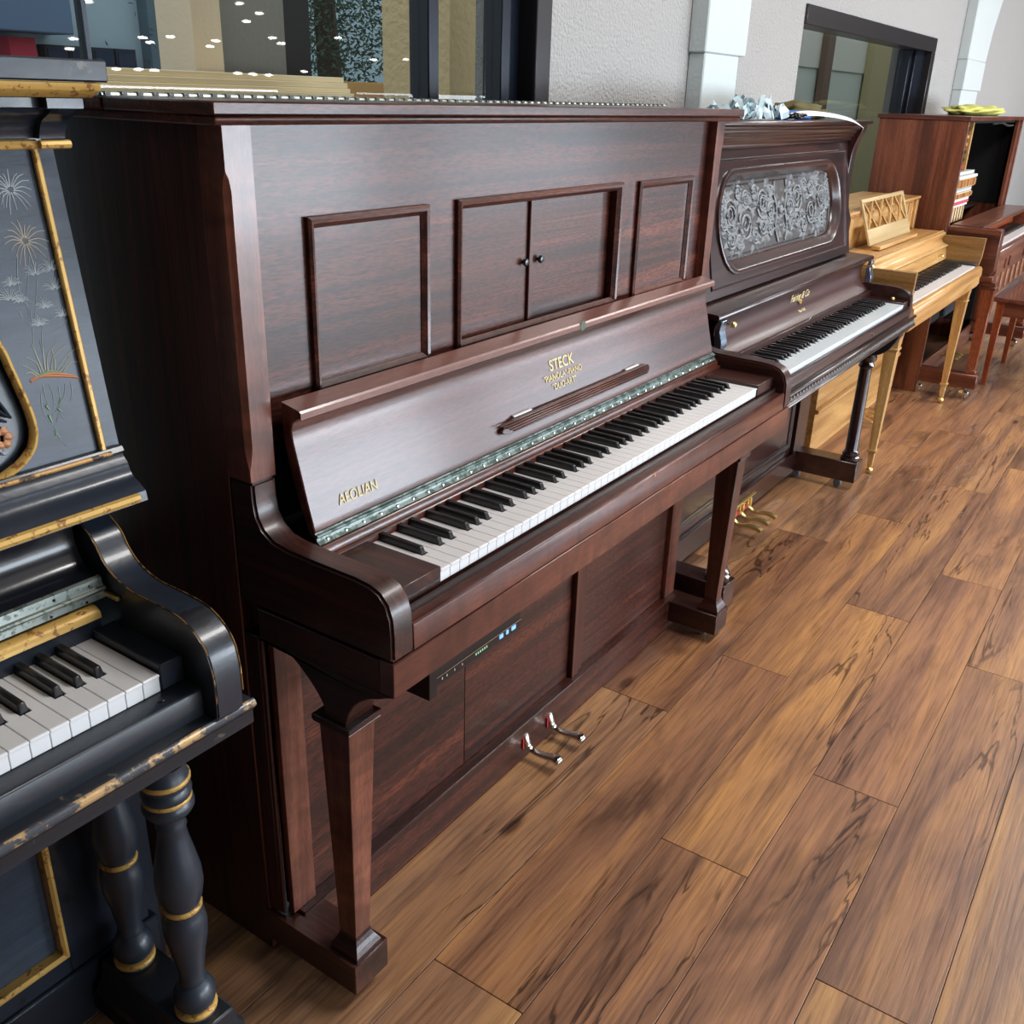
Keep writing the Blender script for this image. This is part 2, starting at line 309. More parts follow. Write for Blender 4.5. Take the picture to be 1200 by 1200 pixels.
def glassm():
    m = bpy.data.materials.new('window glass'); m.use_nodes = True; N = m.node_tree.nodes; L = m.node_tree.links; N.clear()
    o = N.new('ShaderNodeOutputMaterial'); mx = N.new('ShaderNodeMixShader'); tr = N.new('ShaderNodeBsdfTransparent'); gl = N.new('ShaderNodeBsdfGlossy'); fr = N.new('ShaderNodeFresnel')
    tr.inputs[0].default_value = (.93, .94, .92, 1); gl.inputs['Roughness'].default_value = .01; fr.inputs[0].default_value = 1.6
    ge = N.new('ShaderNodeNewGeometry'); mt = N.new('ShaderNodeMath'); mt.operation = 'SUBTRACT'; mt.inputs[0].default_value = 1; L.new(ge.outputs['Backfacing'], mt.inputs[1])
    mm = N.new('ShaderNodeMath'); mm.operation = 'MULTIPLY'; L.new(fr.outputs[0], mm.inputs[0]); L.new(mt.outputs[0], mm.inputs[1]); fr.inputs[0].default_value = 1.5
    L.new(mm.outputs[0], mx.inputs[0]); L.new(tr.outputs[0], mx.inputs[1]); L.new(gl.outputs[0], mx.inputs[2]); L.new(mx.outputs[0], o.inputs[0]); return m
GLASS = glassm()
# window 1, beside and behind the player piano
w1 = empty_struct('window_1')
f = MB(); f.box(1.345, 1.417, YW-.01, YW+.10, W1[2], W1[3]).box(W1[0], W1[0]+.07, YW-.01, YW+.10, W1[2], W1[3]).box(W1[0], W1[1], YW-.01, YW+.10, W1[3]-.08, W1[3]).box(W1[0], W1[1], YW-.01, YW+.10, W1[2], W1[2]+.07)
f.done('window_frame', BRONZE, w1, .003)
MB().box(1.245, 1.285, YW+.03, YW+.09, W1[2]+.07, W1[3]-.08).box(1.285, 1.345, YW+.045, YW+.12, W1[2]+.07, W1[3]-.08).done('sash', JAMB, w1, .003)
MB().box(.952, .992, YW+.03, YW+.09, W1[2]+.07, W1[3]-.08).done('mullion', JAMB, w1, .003)
MB().box(.082, .090, YW+.05, YW+.07, W1[2]+.07, W1[3]-.08).done('mullion', JAMB, w1)
for a, b in ((W1[0]+.07, .082), (.09, .952), (.992, 1.245)): MB().box(a, b, YW+.056, YW+.062, W1[2]+.07, W1[3]-.08).done('pane', GLASS, w1, smooth=False)
struct(MB().box(W1[0], W1[1], YW-.05, YW, W1[2]-.03, W1[2]).done('sill', PILM, w1, .003))
# window 2, behind the spinet
w2 = empty_struct('window_2')
f = MB(); f.box(W2[0], W2[1], YW-.012, YW+.1, W2[3]-.075, W2[3]).box(W2[0], W2[1], YW-.012, YW+.1, W2[2], W2[2]+.07).box(5.56, W2[1], YW-.012, YW+.1, W2[2]+.07, W2[3]-.075)
f.done('window_frame', BRONZE, w2, .003)
MB().box(5.37, 5.56, YW+.03, YW+.12, W2[2]+.07, W2[3]-.075).box(5.32, 5.37, YW+.05, YW+.12, W2[2]+.07, W2[3]-.075).done('sash', JAMB, w2, .003)
MB().box(W2[0], 5.32, YW+.076, YW+.082, W2[2]+.07, W2[3]-.075).done('pane', GLASS, w2, smooth=False)
# added lamps, hung low to stand in for ceiling lights mirrored in the glass
lampm = mat('lit lamp', (1,1,1,1), emit=((1,.96,.9,1), 26)); cord = mat('lamp cord', S(30,30,30))
for i, (x, z) in enumerate([(5.7,2.091),(6.02,2.036),(5.95,1.966),(6.35,1.851),(4.26,1.726),(4.64,1.756),(4.78,1.726),(5.07,1.786),(5.65,1.786),(5.66,1.74),(6.18,1.791),(8.58,1.976),(8.66,1.946),(7.81,1.716),(8.47,1.746),(8.35,1.706),(7.06,1.891),(4.49,1.51),(4.78,1.515),(5.02,1.515),(5.62,1.515),(5.89,1.515),(6.18,1.515),(4.15,1.645),(6.85,1.565),(4.17,1.981)]):
    y = -5.2-.1*(i % 5)
    o = thing('reflection_lamp', 'small added lamp standing in for a ceiling light mirrored as a bright spot in the window glass', 'lamp', (x, y, z), 0, 'added lamps mirrored in the glass')
    MB().ball((0,0,0), (.042,.042,.013), 2).done('lamp_bulb', lampm, o); MB().tube([(0,0,.012),(0,0,3.2-z)], .002, 4).done('cord', cord, o, smooth=False)
# ---------------- outside ----------------
def ext(name, c, rough=.8, bump=None): return mat(name, c, rough, bump=bump)
struct(MB().box(-20, 60, YW+.24, 60, -.3, -.05).done('ground', ext('paving', S(150,148,144))))
t = thing('building', 'pale blue grey shop building seen through the large window', 'building', (0,0,0))
MB().box(-6, 14, 8.2, 12, -.05, 6).done('wall', ext('pale blue render', S(172,194,204)), t, smooth=False)
MB().box(-2, 4.65, 7.8, 8.2, 1.78, 3.2).done('sign_board', ext('blue grey board', S(100,122,152)), t, .01)
MB().box(4.12, 4.36, 7.95, 8.2, -.05, 1.74).done('red_panel', ext('red panel', S(190,54,76)), t)
for i in range(4):
    fr = MB().box(4.52+i*.24, 4.74+i*.24, 8.08, 8.2, 1.3, 1.70).done('window', ext('dark sash', S(30,40,56), .3), t)
    MB().box(4.54+i*.24, 4.72+i*.24, 8.07, 8.08, 1.33, 1.67).done('pane', ext('dark blue glass', S(40,56,80), .15), fr, smooth=False)
for i in range(3): MB().box(5.62+i*.7, 5.95+i*.7, 8.05, 8.2, -.05, 3).done('window', ext('grey blue glass', S(92,112,124), .2), t)  # windows in one even grey blue
t = thing('entrance_porch', 'beige rendered porch wall with a dark doorway outside the large window', 'porch')
BEI = ext('beige render', S(236,214,184), .9, (40, .4, .01)); GRN = ext('grey green render', S(134,130,122), .9, (40, .4, .01))
MB().box(2.79, 2.99, 3.9, 4.2, -.05, 4).done('pillar', BEI, t, .005, smooth=False)
MB().box(2.99, 3.07, 4.0, 4.2, -.05, 4).done('downpipe', ext('dark green pipe', S(38,62,62), .5), t)
MB().box(3.1, 3.66, 4.12, 4.3, -.05, 4).done('wall', GRN, t, smooth=False)
MB().box(3.66, 4.25, 4.5, 4.6, -.05, 4).done('doorway', ext('dark doorway', S(34,32,32), .6), t, smooth=False)
t = thing('mirrored_bands', 'stepped cream strips added outside in place of a reflection in the large window', 'wall')  # solid stepped strips added in place of a reflection in the pane
CRM = ext('cream band', S(255,232,190), .8)
for i, (za, zb, dy) in enumerate(((1.2, 1.385, 0), (1.385, 1.41, .03), (1.41, 1.44, .05), (1.44, 1.47, .08))):
    MB().box(1.6, 3.6, 3.5+dy, 3.85, za if i else -.05, zb).done('band', CRM, t, .004)
MB().box(3.6, 4.9, 3.6, 3.85, -.05, 1.45).done('band', ext('tan band', S(190,146,88), .8), t, .004)
t = tag(MB().box(2.84, 3.33, 2.2, 2.6, -.05, 4).done('column', ext('yellowish render column', S(222,196,150), .9, (25, .8, .02)), smooth=False), 'yellowish rendered column close outside the large window', 'column')
# tree
t = thing('pine_tree', 'dark green tree outside between the doorway and the yellowish column', 'tree', (5.3, 5.4, 0))
MB().tube([(0,0,0),(.05,0,1.5),(0,.05,3.2)], [.12,.1,.05], 8).done('trunk', ext('bark', S(70,56,44)), t)
lf = MB(); rg = random.Random(3)
for i in range(9000):
    c = Vector((rg.gauss(0, .5), rg.gauss(0, .4), 2.0+rg.gauss(0, .55))); d = Vector((rg.uniform(-1,1), rg.uniform(-1,1), rg.uniform(-.4,.8))).normalized()*.055; n_ = d.cross(Vector((rg.uniform(-1,1), rg.uniform(-1,1), rg.uniform(-1,1)))).normalized()*.009
    vs = [lf.bm.verts.new(c), lf.bm.verts.new(c+d*.5+n_), lf.bm.verts.new(c+d), lf.bm.verts.new(c+d*.5-n_)]; lf.bm.faces.new(vs)
lf.done('foliage', ext('dark needles', S(58,80,62)), t, smooth=False, kind='stuff')
# added outside window 2 to stand for what its pane reflects
t = thing('mirrored_panels', 'pale panels with a brown post and an olive column, added for a reflection in the far window', 'porch')
MB().box(9, 40, 3.4, 3.6, -.05, 1.80).box(9, 40, 3.4, 3.6, 2.35, 4).done('wall', ext('pale green render', S(226,234,222), .9), t, smooth=False)
MB().box(9, 40, 3.38, 3.6, 1.80, 2.35).done('frieze', ext('pale cream render', S(238,236,222), .9), t, smooth=False)
MB().box(11.45, 11.7, 3.30, 3.375, -.05, 4).done('post', ext('brown post', S(130,104,88), .6), t)
MB().box(13.3, 14.7, 3.28, 3.375, -.05, 4).done('column', ext('olive render', S(196,184,140), .9), t, smooth=False)
MB().box(9, 40, 3.30, 3.375, 3.1, 3.5).done('beam', ext('brown beam', S(92,76,64), .7), t, smooth=False)
# ---------------- keyboards ----------------
KW = 1.222/52; NOTE = 'ABCDEFG'
SH = {'C': -.0022, 'D': .0022, 'F': -.003, 'G': 0., 'A': .003}   # shift of the sharp right of each note
kc = {}
def keyboard(root, y0, z, n0=0, n1=52, L=.15, front=.021, ivory=IVORY, tag_=''):
    for i in range(n0, n1):
        nt = NOTE[i % 7]; prev = NOTE[(i-1) % 7]
        lb = prev in SH and i > 0; rb = nt in SH and i < 51
        key = ('w', nt, lb, rb, L, front, ivory.name)
        if key not in kc:
            g = .00045; bw = .0068; xl = g; xr = KW-g
            tl = bw+SH[prev] if lb else g; tr = KW-(bw-SH[nt]) if rb else KW-g
            poly = [(xl, .001), (xr, .001), (xr, .050), (tr, .050), (tr, L), (tl, L), (tl, .050), (xl, .050)]
            p2 = []
            for q in poly:
                if not p2 or (abs(q[0]-p2[-1][0])+abs(q[1]-p2[-1][1])) > 1e-6: p2.append(q)
            m = MB().prism(p2, 'z', -front, 0); m.box(xl, xr, -.0006, .0012, -.0035, -.0002)
            kc[key] = m.mesh('white_key', ivory, .0006, smooth=False)
        o = bpy.data.objects.new('white_key', kc[key]); col.objects.link(o); o.parent = root; o.location = (i*KW, y0, z)
        if nt in SH and i < 51:
            if ('b', L) not in kc:
                b = MB(); h = .0118
                b.hexa([(-.0062,.052,-.004),(.0062,.052,-.004),(.0062,L,-.004),(-.0062,L,-.004),(-.0045,.0575,h-.0015),(.0045,.0575,h-.0015),(.0045,L,h),(-.0045,L,h)])
                kc[('b', L)] = b.mesh('black_key', EBONY, .0011, smooth=True)
            if i+1 < n1 or True:
                k = bpy.data.objects.new('black_key', kc[('b', L)]); col.objects.link(k); k.parent = root; k.location = ((i+1)*KW+SH[nt], y0, z)
def rect(x0, x1, z0, z1): return [(x0, z0), (x1, z0), (x1, z1), (x0, z1)]
def stadium(x0, x1, z0, z1, n=10, e=1.):
    r = (z1-z0)/2*e; zc = (z0+z1)/2; hz = (z1-z0)/2; P = []
    for i in range(n+1): a = -math.pi/2+math.pi*i/n; P.append((x1-r+r*math.cos(a), zc+hz*math.sin(a)))
    for i in range(n+1): a = math.pi/2+math.pi*i/n; P.append((x0+r+r*math.cos(a), zc+hz*math.sin(a)))
    return P
def caster(root, x, y, zt, r=.014, mat_=RUB):
    c = MB().box(x-.007, x+.007, y-.010, y+.010, r*1.3, zt).done('caster', STEEL, root, .001)
    MB().lathe([(r*.8, x-.0085), (r, x-.005), (r, x+.005), (r*.8, x+.0085)], y, r, 16, ax='x').done('wheel', mat_, c)
ARM = [(.262,.703),(.262,.900),(.214,.899),(.2135,.870),(.210,.848),(.200,.832),(.182,.820),(.155,.815),(.1,.813),(.03,.812),(.002,.809),(-.016,.802),(-.029,.788),(-.036,.768),(-.038,.742),(-.038,.703)]

# ================= the player piano =================
P1 = thing('player_piano', 'tall mahogany upright player piano with gilt lettering and cupboard doors above the open keyboard', 'piano', (0,0,0))
# case
for s, (xa, xb) in ((-1, (-.150,-.125)), (1, (1.341,1.366))):
    MB().box(xa, xb, .262, .68, .0, 1.362).done('side_panel', MH_Z if s < 0 else MH_Z, P1, .0015)
    # front post with a stopped chamfer down its outer corner
    m = MB(); zs = [.9005, .918, .93, .95, 1.285, 1.30, 1.309, 1.362]; cs = [.0005, .0005, .004, .0075, .0075, .005, .0005, .0005]
    xo = xa if s < 0 else xb; xi = -.105 if s < 0 else 1.321; rings = []
    for z, c in zip(zs, cs): rings.append([m.bm.verts.new(q) for q in ((xo-s*0, .215+c, z), (xo-s*c, .215, z), (xi, .215, z), (xi, .2615, z), (xo, .2615, z))])
    for A, B in zip(rings, rings[1:]):
        for i in range(5): m.face([A[i], A[(i+1) % 5], B[(i+1) % 5], B[i]])
    m.face(rings[0][::-1]); m.face(rings[-1]); m.done('stile', CURL_Z, P1, smooth=False)
for xa, xb in ((-.149,-.105), (1.324,1.368)):
    MB().prism(ARM, 'x', xa, xb).done('arm', MH_D, P1, .004, seg=2)
m = MB().box(-.185, 1.405, .185, .394, 1.3735, 1.389).done('lid', MH_X, P1, .002)
MB().box(-.185, 1.405, .400, .69, 1.3735, 1.389).done('rear_lid', MH_X, P1, .002)
MB().prism([(.192,1.3735),(.190,1.368),(.194,1.3635),(.200,1.362),(.69,1.362),(.69,1.3735)], 'x', -.178, 1.398).done('lid_moulding', MH_X, P1, .002)
h = MB().tube([(-.184,.397,1.3905),(1.404,.397,1.3905)], .0035, 8).box(-.184, 1.404, .384, .410, 1.3885, 1.3902).done('lid_hinge', HINGE, P1)
k = MB()
for i in range(66): k.box(-.18+i*.024, -.172+i*.024, .392, .402, 1.3895, 1.3947)
k.done('hinge_knuckle', STEEL, h, smooth=False, kind='stuff')
# upper front panel round the cupboard opening
DX0, DX1, DZ0, DZ1 = .350, .890, 1.003, 1.232
MB().box(-.105, DX0, .236, .262, .94, 1.362).box(DX1, 1.321, .236, .262, .94, 1.362).box(DX0, DX1, .236, .262, DZ1, 1.362).box(DX0, DX1, .236, .262, .94, DZ0).done('upper_panel', MH_X, P1, smooth=False)
MB().box(DX0-.006, DX1+.006, .263, .275, DZ0-.01, DZ1+.01).done('cupboard_back', MH_D, P1)
mp = [(0,.236),(0,.229),(.004,.2255),(.009,.227),(.013,.2315),(.016,.2345),(.016,.237),(0,.237)]
for x0, x1 in ((-.003,.262), (.978,1.250)):
    MB().ring(rect(x0, x1, .992, 1.243), mp).done('panel_moulding', MH_X, P1, ang=25)
MB().ring(rect(DX0-.014, DX1+.012, DZ0-.010, DZ1+.013), mp).done('panel_moulding', MH_X, P1, ang=25)
d1 = MB().box(DX0+.001, .5835, .2515, .2625, DZ0+.001, DZ1-.001).done('door', MH_X, P1, .001)
d2 = MB().box(.5865, DX1-.001, .2515, .2625, DZ0+.001, DZ1-.001).done('door', MH_X, P1, .001)
MB().box(.5785, .5905, .2455, .2515, DZ0+.001, DZ1-.001).done('door_bead', MH_Z, d1, .0015)
for d, x in ((d1, .563), (d2, .615)):
    MB().lathe([(.0035,.2515),(.0035,.248),(.0065,.2465),(.0078,.243),(.006,.2395),(.001,.2385)], x, 1.118, 14, ax='y').done('knob', EBONY, d)
# fallboard (the open keyboard lid)
FB = bez([(.160,.818),(.172,.862),(.185,.914),(.194,.950),(.1955,.966)], 3)+[(.192,.977),(.184,.984),(.176,.987),(.1755,.9935),(.178,.996),(.2125,1.003),(.2135,.99),(.2135,.955),(.205,.91),(.190,.86),(.172,.812),(.165,.808)]
fb = MB().prism(FB, 'x', -.088, 1.312).done('fallboard', wood('fallboard mahogany', [(.3, S(52,28,26)), (.48, S(84,48,42)), (.58, S(102,60,52)), (.72, S(124,78,64))], 'x', rough=.34, coat=.3, pores=.3, stretch=.04), P1, .0015, ang=30)
pz = wood('lip', [(.3, S(110,74,68)), (.7, S(150,108,98))], 'x', rough=.3, coat=.5, pores=.15)  # paler wood: the reflection on the top face is put into the colour
MB().prism([(.1750,.9848),(.1750,.9938),(.1775,.9968),(.2125,1.0042),(.2125,1.0032),(.178,.996),(.1756,.9935),(.1756,.9848)], 'x', -.088, 1.312).done('lip_edge', pz, fb)
def onfb(t):   # point and frame on the fallboard face at height z=t
    y = .160+(t-.818)*(.194-.160)/(.950-.818); return y
tilt = math.atan2(.034, .132)
def fbM(x, z, off=.0006):
    R = Matrix(((1,0,0),(0,math.sin(tilt),-math.cos(tilt)),(0,math.cos(tilt),math.sin(tilt)))).to_4x4()
    return Matrix.Translation((x, onfb(z)-off, z)) @ R
text('lettering', 'STECK', .030, PRINT, fb, fbM(.617, .9165), sx=1.02, bold=.0002)
text('lettering', '"PIANOLA"-PIANO', .0172, PRINT, fb, fbM(.617, .8985), sx=1.0, bold=.0001)
text('lettering', '"DUO-ART"', .0172, PRINT, fb, fbM(.617, .8805), sx=1.0, bold=.0001)
text('lettering', 'AEOLIAN', .0225, PRINT, fb, fbM(.012, .8415), sx=.9, bold=.0001)
MB().lathe([(.010,.1748),(.010,.1742)], .672, .9908, 16, ax='y').done('badge', mat('green badge', S(92,112,98), .3, metal=.5), fb)
# folded music ledge lying on the fallboard
dk = MB().prism([(.398,.840),(.384,.843),(.378,.848),(.388,.856),(.42,.8635),(.93,.8635),(.955,.858),(.957,.848),(.945,.840)], 'y', -.004, .003)
T = Matrix.Translation((0,0,0))
for v in dk.bm.verts: v.co.y = onfb(v.co.z)+v.co.y-.0045
desk = dk.done('music_ledge', MH_X, fb, .0012)
rb = MB()
for i in range(5):
    z = .8430+i*.0042; a = .412-i*.010; rb.box(a, .94, onfb(z)-.0118, onfb(z)-.007, z, z+.0018)
rb.done('ridge', CURL_X, fb, .0005)
for x in (.455, .885): MB().box(x-.03, x+.03, onfb(.865)-.006, onfb(.865)-.0005, .8632, .8662).done('ledge_hinge', IVORY, fb, .0005)
hs = MB().prism([(.1585,.8185),(.1625,.8165),(.1575,.8025),(.1505,.8000),(.149,.8022),(.1545,.806),(.156,.812)], 'x', -.090, 1.314)
hs.tube([(-.090,.1555,.8135),(1.314,.1555,.8135)], .0028, 8); hng = hs.done('fallboard_hinge', worn('dull nickel hinge', S(118,130,126), S(70,84,78), .5, 60, .5, metal=.75), P1)
for i in range(36): MB().ball((-.07+i*.0385, .1535, .8048), .0032, 1).done('screw', NICK, hng)
MB().prism([(.138,.752),(.138,.7835),(.142,.7865),(.1465,.786),(.148,.794),(.152,.7985),(.157,.799),(.166,.799),(.166,.752)], 'x', -.104, 1.323).done('name_rail', CURL_X, P1, .0008)
MB().box(0, 1.222, .1372, .1379, .774, .7765).done('felt_strip', FELTD, P1)
keyboard(P1, 0, .774, L=.138)
MB().box(-.1045, -.0015, -.002, .1375, .742, .781).done('key_block', MH_D, P1, .0012)
MB().box(1.2235, 1.3235, -.002, .1375, .742, .781).done('key_block', MH_D, P1, .0012)
MB().box(-.1045, 1.3235, .001, .26, .700, .750).done('key_bed', MH_D, P1)
MB().prism([(-.0065,.742),(-.0065,.7515),(-.009,.7545),(-.012,.7535),(-.013,.742)], 'x', -.1045, 1.3235).done('key_rod', mat('dark rounded rod', S(40,26,24), .3, coat=.5), P1, ang=60)
MB().prism([(-.002,.704),(-.002,.7435),(-.027,.7435),(-.029,.7455),(-.034,.7460),(-.0365,.743),(-.037,.704)], 'x', -.1045, 1.3235).done('key_slip', CURL_X, P1, .0008)
MB().box(-.149, 1.368, -.038, -.012, .648, .7018).done('key_bed_rail', CURL_X, P1, .0012)
MB().box(-.149, 1.368, -.0115, .2255, .648, .6995).done('key_bottom', MH_D, P1, .0006)
MB().lathe([(.0035,-.0372),(.0035,-.0385)], .611, .7445, 12, ax='y').done('lock', BRASS, P1)
MB().box(-.1045, 1.3205, .250, .2615, .7505, .9395).done('dark_filler', DARKIN, P1)  # dark sheet added to stop light and keep the gap black
# brackets, legs and toes
BRK = [(.262,.6479),(.20,.6479)]+bez([(.195,.647),(.173,.647),(.153,.637),(.128,.617),(.110,.598),(.098,.580)], 3)+[(.098,.5635),(.056,.5635)]+bez([(.056,.5635),(.048,.588),(.034,.609),(.011,.627),(-.010,.636),(-.022,.642)], 3)+[(-.036,.6479)]
for x0 in (-.149, 1.305):
    x1 = x0+.058
    MB().prism(BRK, 'x', x0, x1).done('bracket', MH_D, P1, .0015)
    lg = MB(); lg.frus((x0+.014, x0+.048, .070, .106), .13, (x0+.002, x0+.058, .053, .112), .545)
    leg = lg.done('leg', CURL_Z if x0 < 0 else MH_Z, P1, .001)
    MB().frus((x0+.002, x0+.058, .053, .112), .545, (x0-.006, x0+.066, .045, .120), .552).box(x0-.006, x0+.066, .045, .120, .552, .5632).done('leg_cap', MH_D, leg, .0015)
    q = MB(); pr_ = [(0,.0915),(0,.100),(.004,.108),(.008,.115),(.011,.123),(.012,.131)]
    for (a, za), (b, zb) in zip(pr_, pr_[1:]): q.frus((x0+.003+a, x0+.061-a, .058+a, .118-a), za, (x0+.003+b, x0+.061-b, .058+b, .118-b), zb)
    q.done('plinth', MH_D, leg, smooth=False)
    MB().box(x0-.006, x0+.074, .055, .27, .030, .091).done('toe', MH_D, P1, .0015)
    for y in (.107, .24): caster(P1, x0+.034, y, .030)
# lower front
MB().box(-.124, 1.340, .20, .235, .004, .098).done('bottom_rail', MH_X, P1, .0015)
for a, b in ((-.124, .3640), (.3655, .785), (.832, 1.341)): MB().box(a, b, .2262, .245, .0985, .648).done('lower_panel', MH_X, P1, .0008)
MB().box(.782, .812, .212, .226, .0985, .648).box(.812, .836, .217, .226, .0985, .648).done('centre_batten', MH_Z, P1, .0012)
for x0, x1 in ((-.136,-.084), (1.292,1.352)): MB().box(x0, x1, .2135, .2259, .0985, .6479).done('pilaster', CURL_Z, P1, .001)
for x0 in (-.1475, 1.354): MB().box(x0, x0+.0105, .232, .2618, .0985, .6479).box(x0+.001, x0+.007, .226, .232, .0985, .6479).done('side_bead', MH_Z, P1, .0015)
# control box of the player system, under the key bed
cb = MB().box(.020, .262, .030, .10, .546, .563).done('control_box', BLACK, P1, .0012)
MB().box(.0, .0195, .022, .10, .538, .595).done('control_cheek', BLACK, P1, .001)
MB().box(.0, .262, .026, .20, .600, .6475).done('control_mount', BLACK, P1, .001)
MB().box(.020, .262, .030, .05, .5635, .5995).done('control_face', BLACK, P1, .001)
MB().box(.022, .262, .0285, .030, .5632, .5648).done('silver_line', NICK, cb)
grn = mat('lit indicator', S(170,220,180), emit=(S(170,225,180), .45)); blu = mat('lit display', S(120,180,230), emit=(S(130,190,245), .7))
for i, x in enumerate((.040,.052,.072,.092,.13,.136,.142,.148,.154,.160)): MB().box(x, x+.0018, .0288, .0300, .5545, .5585).done('indicator', grn if i > 3 else IVORY, cb)
for x, w_ in ((.198,.010), (.218,.006), (.234,.012)): MB().box(x, x+w_, .0285, .0300, .5530, .5605).done('display', blu, cb)
# two pedals
def pedal(root, x, path, wid, mat_, nm='pedal', flat=.45):
    m = MB().tube([(x, y, z) for y, z in path], wid, 10, flat); return m.done(nm, mat_, root, ang=60)
for x in (.668, .566):
    pth = bez([(.215,.066),(.204,.064),(.197,.050),(.192,.036),(.178,.028),(.155,.028),(.132,.032),(.118,.034),(.106,.028)], 3); n = len(pth)
    wd = [.0092+.0068*max(0, (i/(n-1)-.55)/.45) for i in range(n)]; wd[-1] = .010
    pedal(P1, x, pth, wd, NICK, flat=.62)
    MB().box(x-.018, x-.0135, .196, .2045, .035, .062).done('felt_pad', FELT, P1)
# ================= dark carved upright =================
P2 = thing('carved_upright_piano', 'dark rosewood upright piano with an oval carved panel and fluted columns, beside the player piano', 'piano', (1.51, .03, 0))
keyboard(P2, 0, .747, L=.138, ivory=IVORY2)
for xa, xb in ((-.108,-.064), (1.286,1.330)):
    MB().prism([(.34,.700),(.34,.80)]+bez([(.235,.799),(.16,.798),(.09,.797),(.045,.794),(.015,.784),(-.003,.765),(-.008,.735)], 3)+[(-.008,.700)], 'x', xa, xb).done('arm', ROSE_X, P2, .003, seg=2)
for xa, xb in ((-.106,-.064), (1.286,1.328)):
    MB().box(xa, xb, .31, .64, 0, 1.28).done('side_panel', ROSE_Z, P2, .001)
# cornice lid
cor = [(.215,1.3585),(.213,1.352),(.216,1.346),(.230,1.343),(.232,1.336),(.243,1.332),(.252,1.318),(.268,1.311),(.275,1.302),(.277,1.292),(.292,1.288),(.64,1.288),(.64,1.3585)]
MB().prism([(.250,1.3585),(.248,1.352),(.251,1.346),(.64,1.346),(.64,1.3585)], 'x', -.128, 1.350).done('lid', ROSE_X, P2, .001)
MB().prism([(.257,1.3455),(.257,1.340),(.263,1.338),(.263,1.331),(.268,1.326),(.276,1.322),(.276,1.315),(.282,1.313),(.284,1.304),(.290,1.301),(.290,1.293),(.294,1.288),(.33,1.288),(.33,1.3455)], 'x', -.086, 1.308).done('cornice_moulding', ROSE_X, P2, .0008)
for x0 in (-.086, 1.262):
    MB().prism([(.335,1.343),(.256,1.343),(.257,1.325)]+bez([(.264,1.31),(.277,1.27),(.283,1.22),(.283,1.13),(.276,1.06),(.262,1.02),(.262,.98),(.268,.93)],3)+[(.300,.905),(.335,.905)], 'x', x0, x0+.046).done('corbel', ROSE_Z, P2, .002)
# leaning upper panel; s runs up the slope
def P2T(x, d, z): return (x, .240+(z-.93)*.176+d, z)
fr = MB()
def slab(m, T, x0, x1, z0, z1, d0, d1):
    m.hexa([T(x0,d0,z0),T(x1,d0,z0),T(x1,d1,z0),T(x0,d1,z0),T(x0,d0,z1),T(x1,d0,z1),T(x1,d1,z1),T(x0,d1,z1)])
OV = stadium(.072, 1.150, .955, 1.232, 12, .92)
def cut_panel(m, T, x0, x1, z0, z1, oval, d0, d1):   # board with a rounded opening
    n = len(oval); cx, cz = (x0+x1)/2, (z0+z1)/2; outer = []
    for x, z in oval:
        vx, vz = x-cx, z-cz; kx = (x1-cx)/abs(vx) if abs(vx) > 1e-6 else 1e9; kz = (z1-cz)/abs(vz) if abs(vz) > 1e-6 else 1e9; q = min(kx, kz); outer.append((cx+vx*q, cz+vz*q))
    for c in ((x0,z0),(x1,z0),(x1,z1),(x0,z1)):
        i = min(range(n), key=lambda j: (outer[j][0]-c[0])**2+(outer[j][1]-c[1])**2); outer[i] = c
    A = [m.bm.verts.new(T(x, d0, z)) for x, z in oval]; B = [m.bm.verts.new(T(x, d0, z)) for x, z in outer]
    C = [m.bm.verts.new(T(x, d1, z)) for x, z in oval]; D = [m.bm.verts.new(T(x, d1, z)) for x, z in outer]
    for i in range(n):
        j = (i+1) % n
        m.face([A[i],A[j],B[j],B[i]]); m.face([C[i],D[i],D[j],C[j]]); m.face([A[i],C[i],C[j],A[j]]); m.face([B[i],B[j],D[j],D[i]])
cut_panel(fr, P2T, -.040, 1.262, .905, 1.286, OV, 0, .014)
fr.done('upper_panel', ROSE_X, P2, ang=30)
MB().ring(rect(.010, 1.222, .928, 1.262), [(0,0),(.002,-.004),(.006,-.0035),(.009,-.0005),(.009,.002),(0,.002)], P2T).done('panel_bead', ROSE_X, P2, ang=25)
MB().ring(OV, [(-.004,.0005),(-.002,-.007),(.006,-.009),(.013,-.005),(.018,.004),(.028,.012),(.034,.020),(.034,.026),(-.004,.026)], P2T).done('oval_moulding', ROSE_X, P2, ang=50)
cp = MB(); slab(cp, P2T, .06, 1.165, .945, 1.242, .022, .030); cpo = cp.done('oval_panel', mat('dull carved ground', S(78,72,70), .4, coat=.2), P2)
IN = stadium(.135, 1.085, .995, 1.190, 8, .35)
MB().ring(IN, [(0,.0225),(.001,.0195),(.004,.0195),(.005,.0225)], P2T).done('inner_bead', EBON, cpo, ang=50)
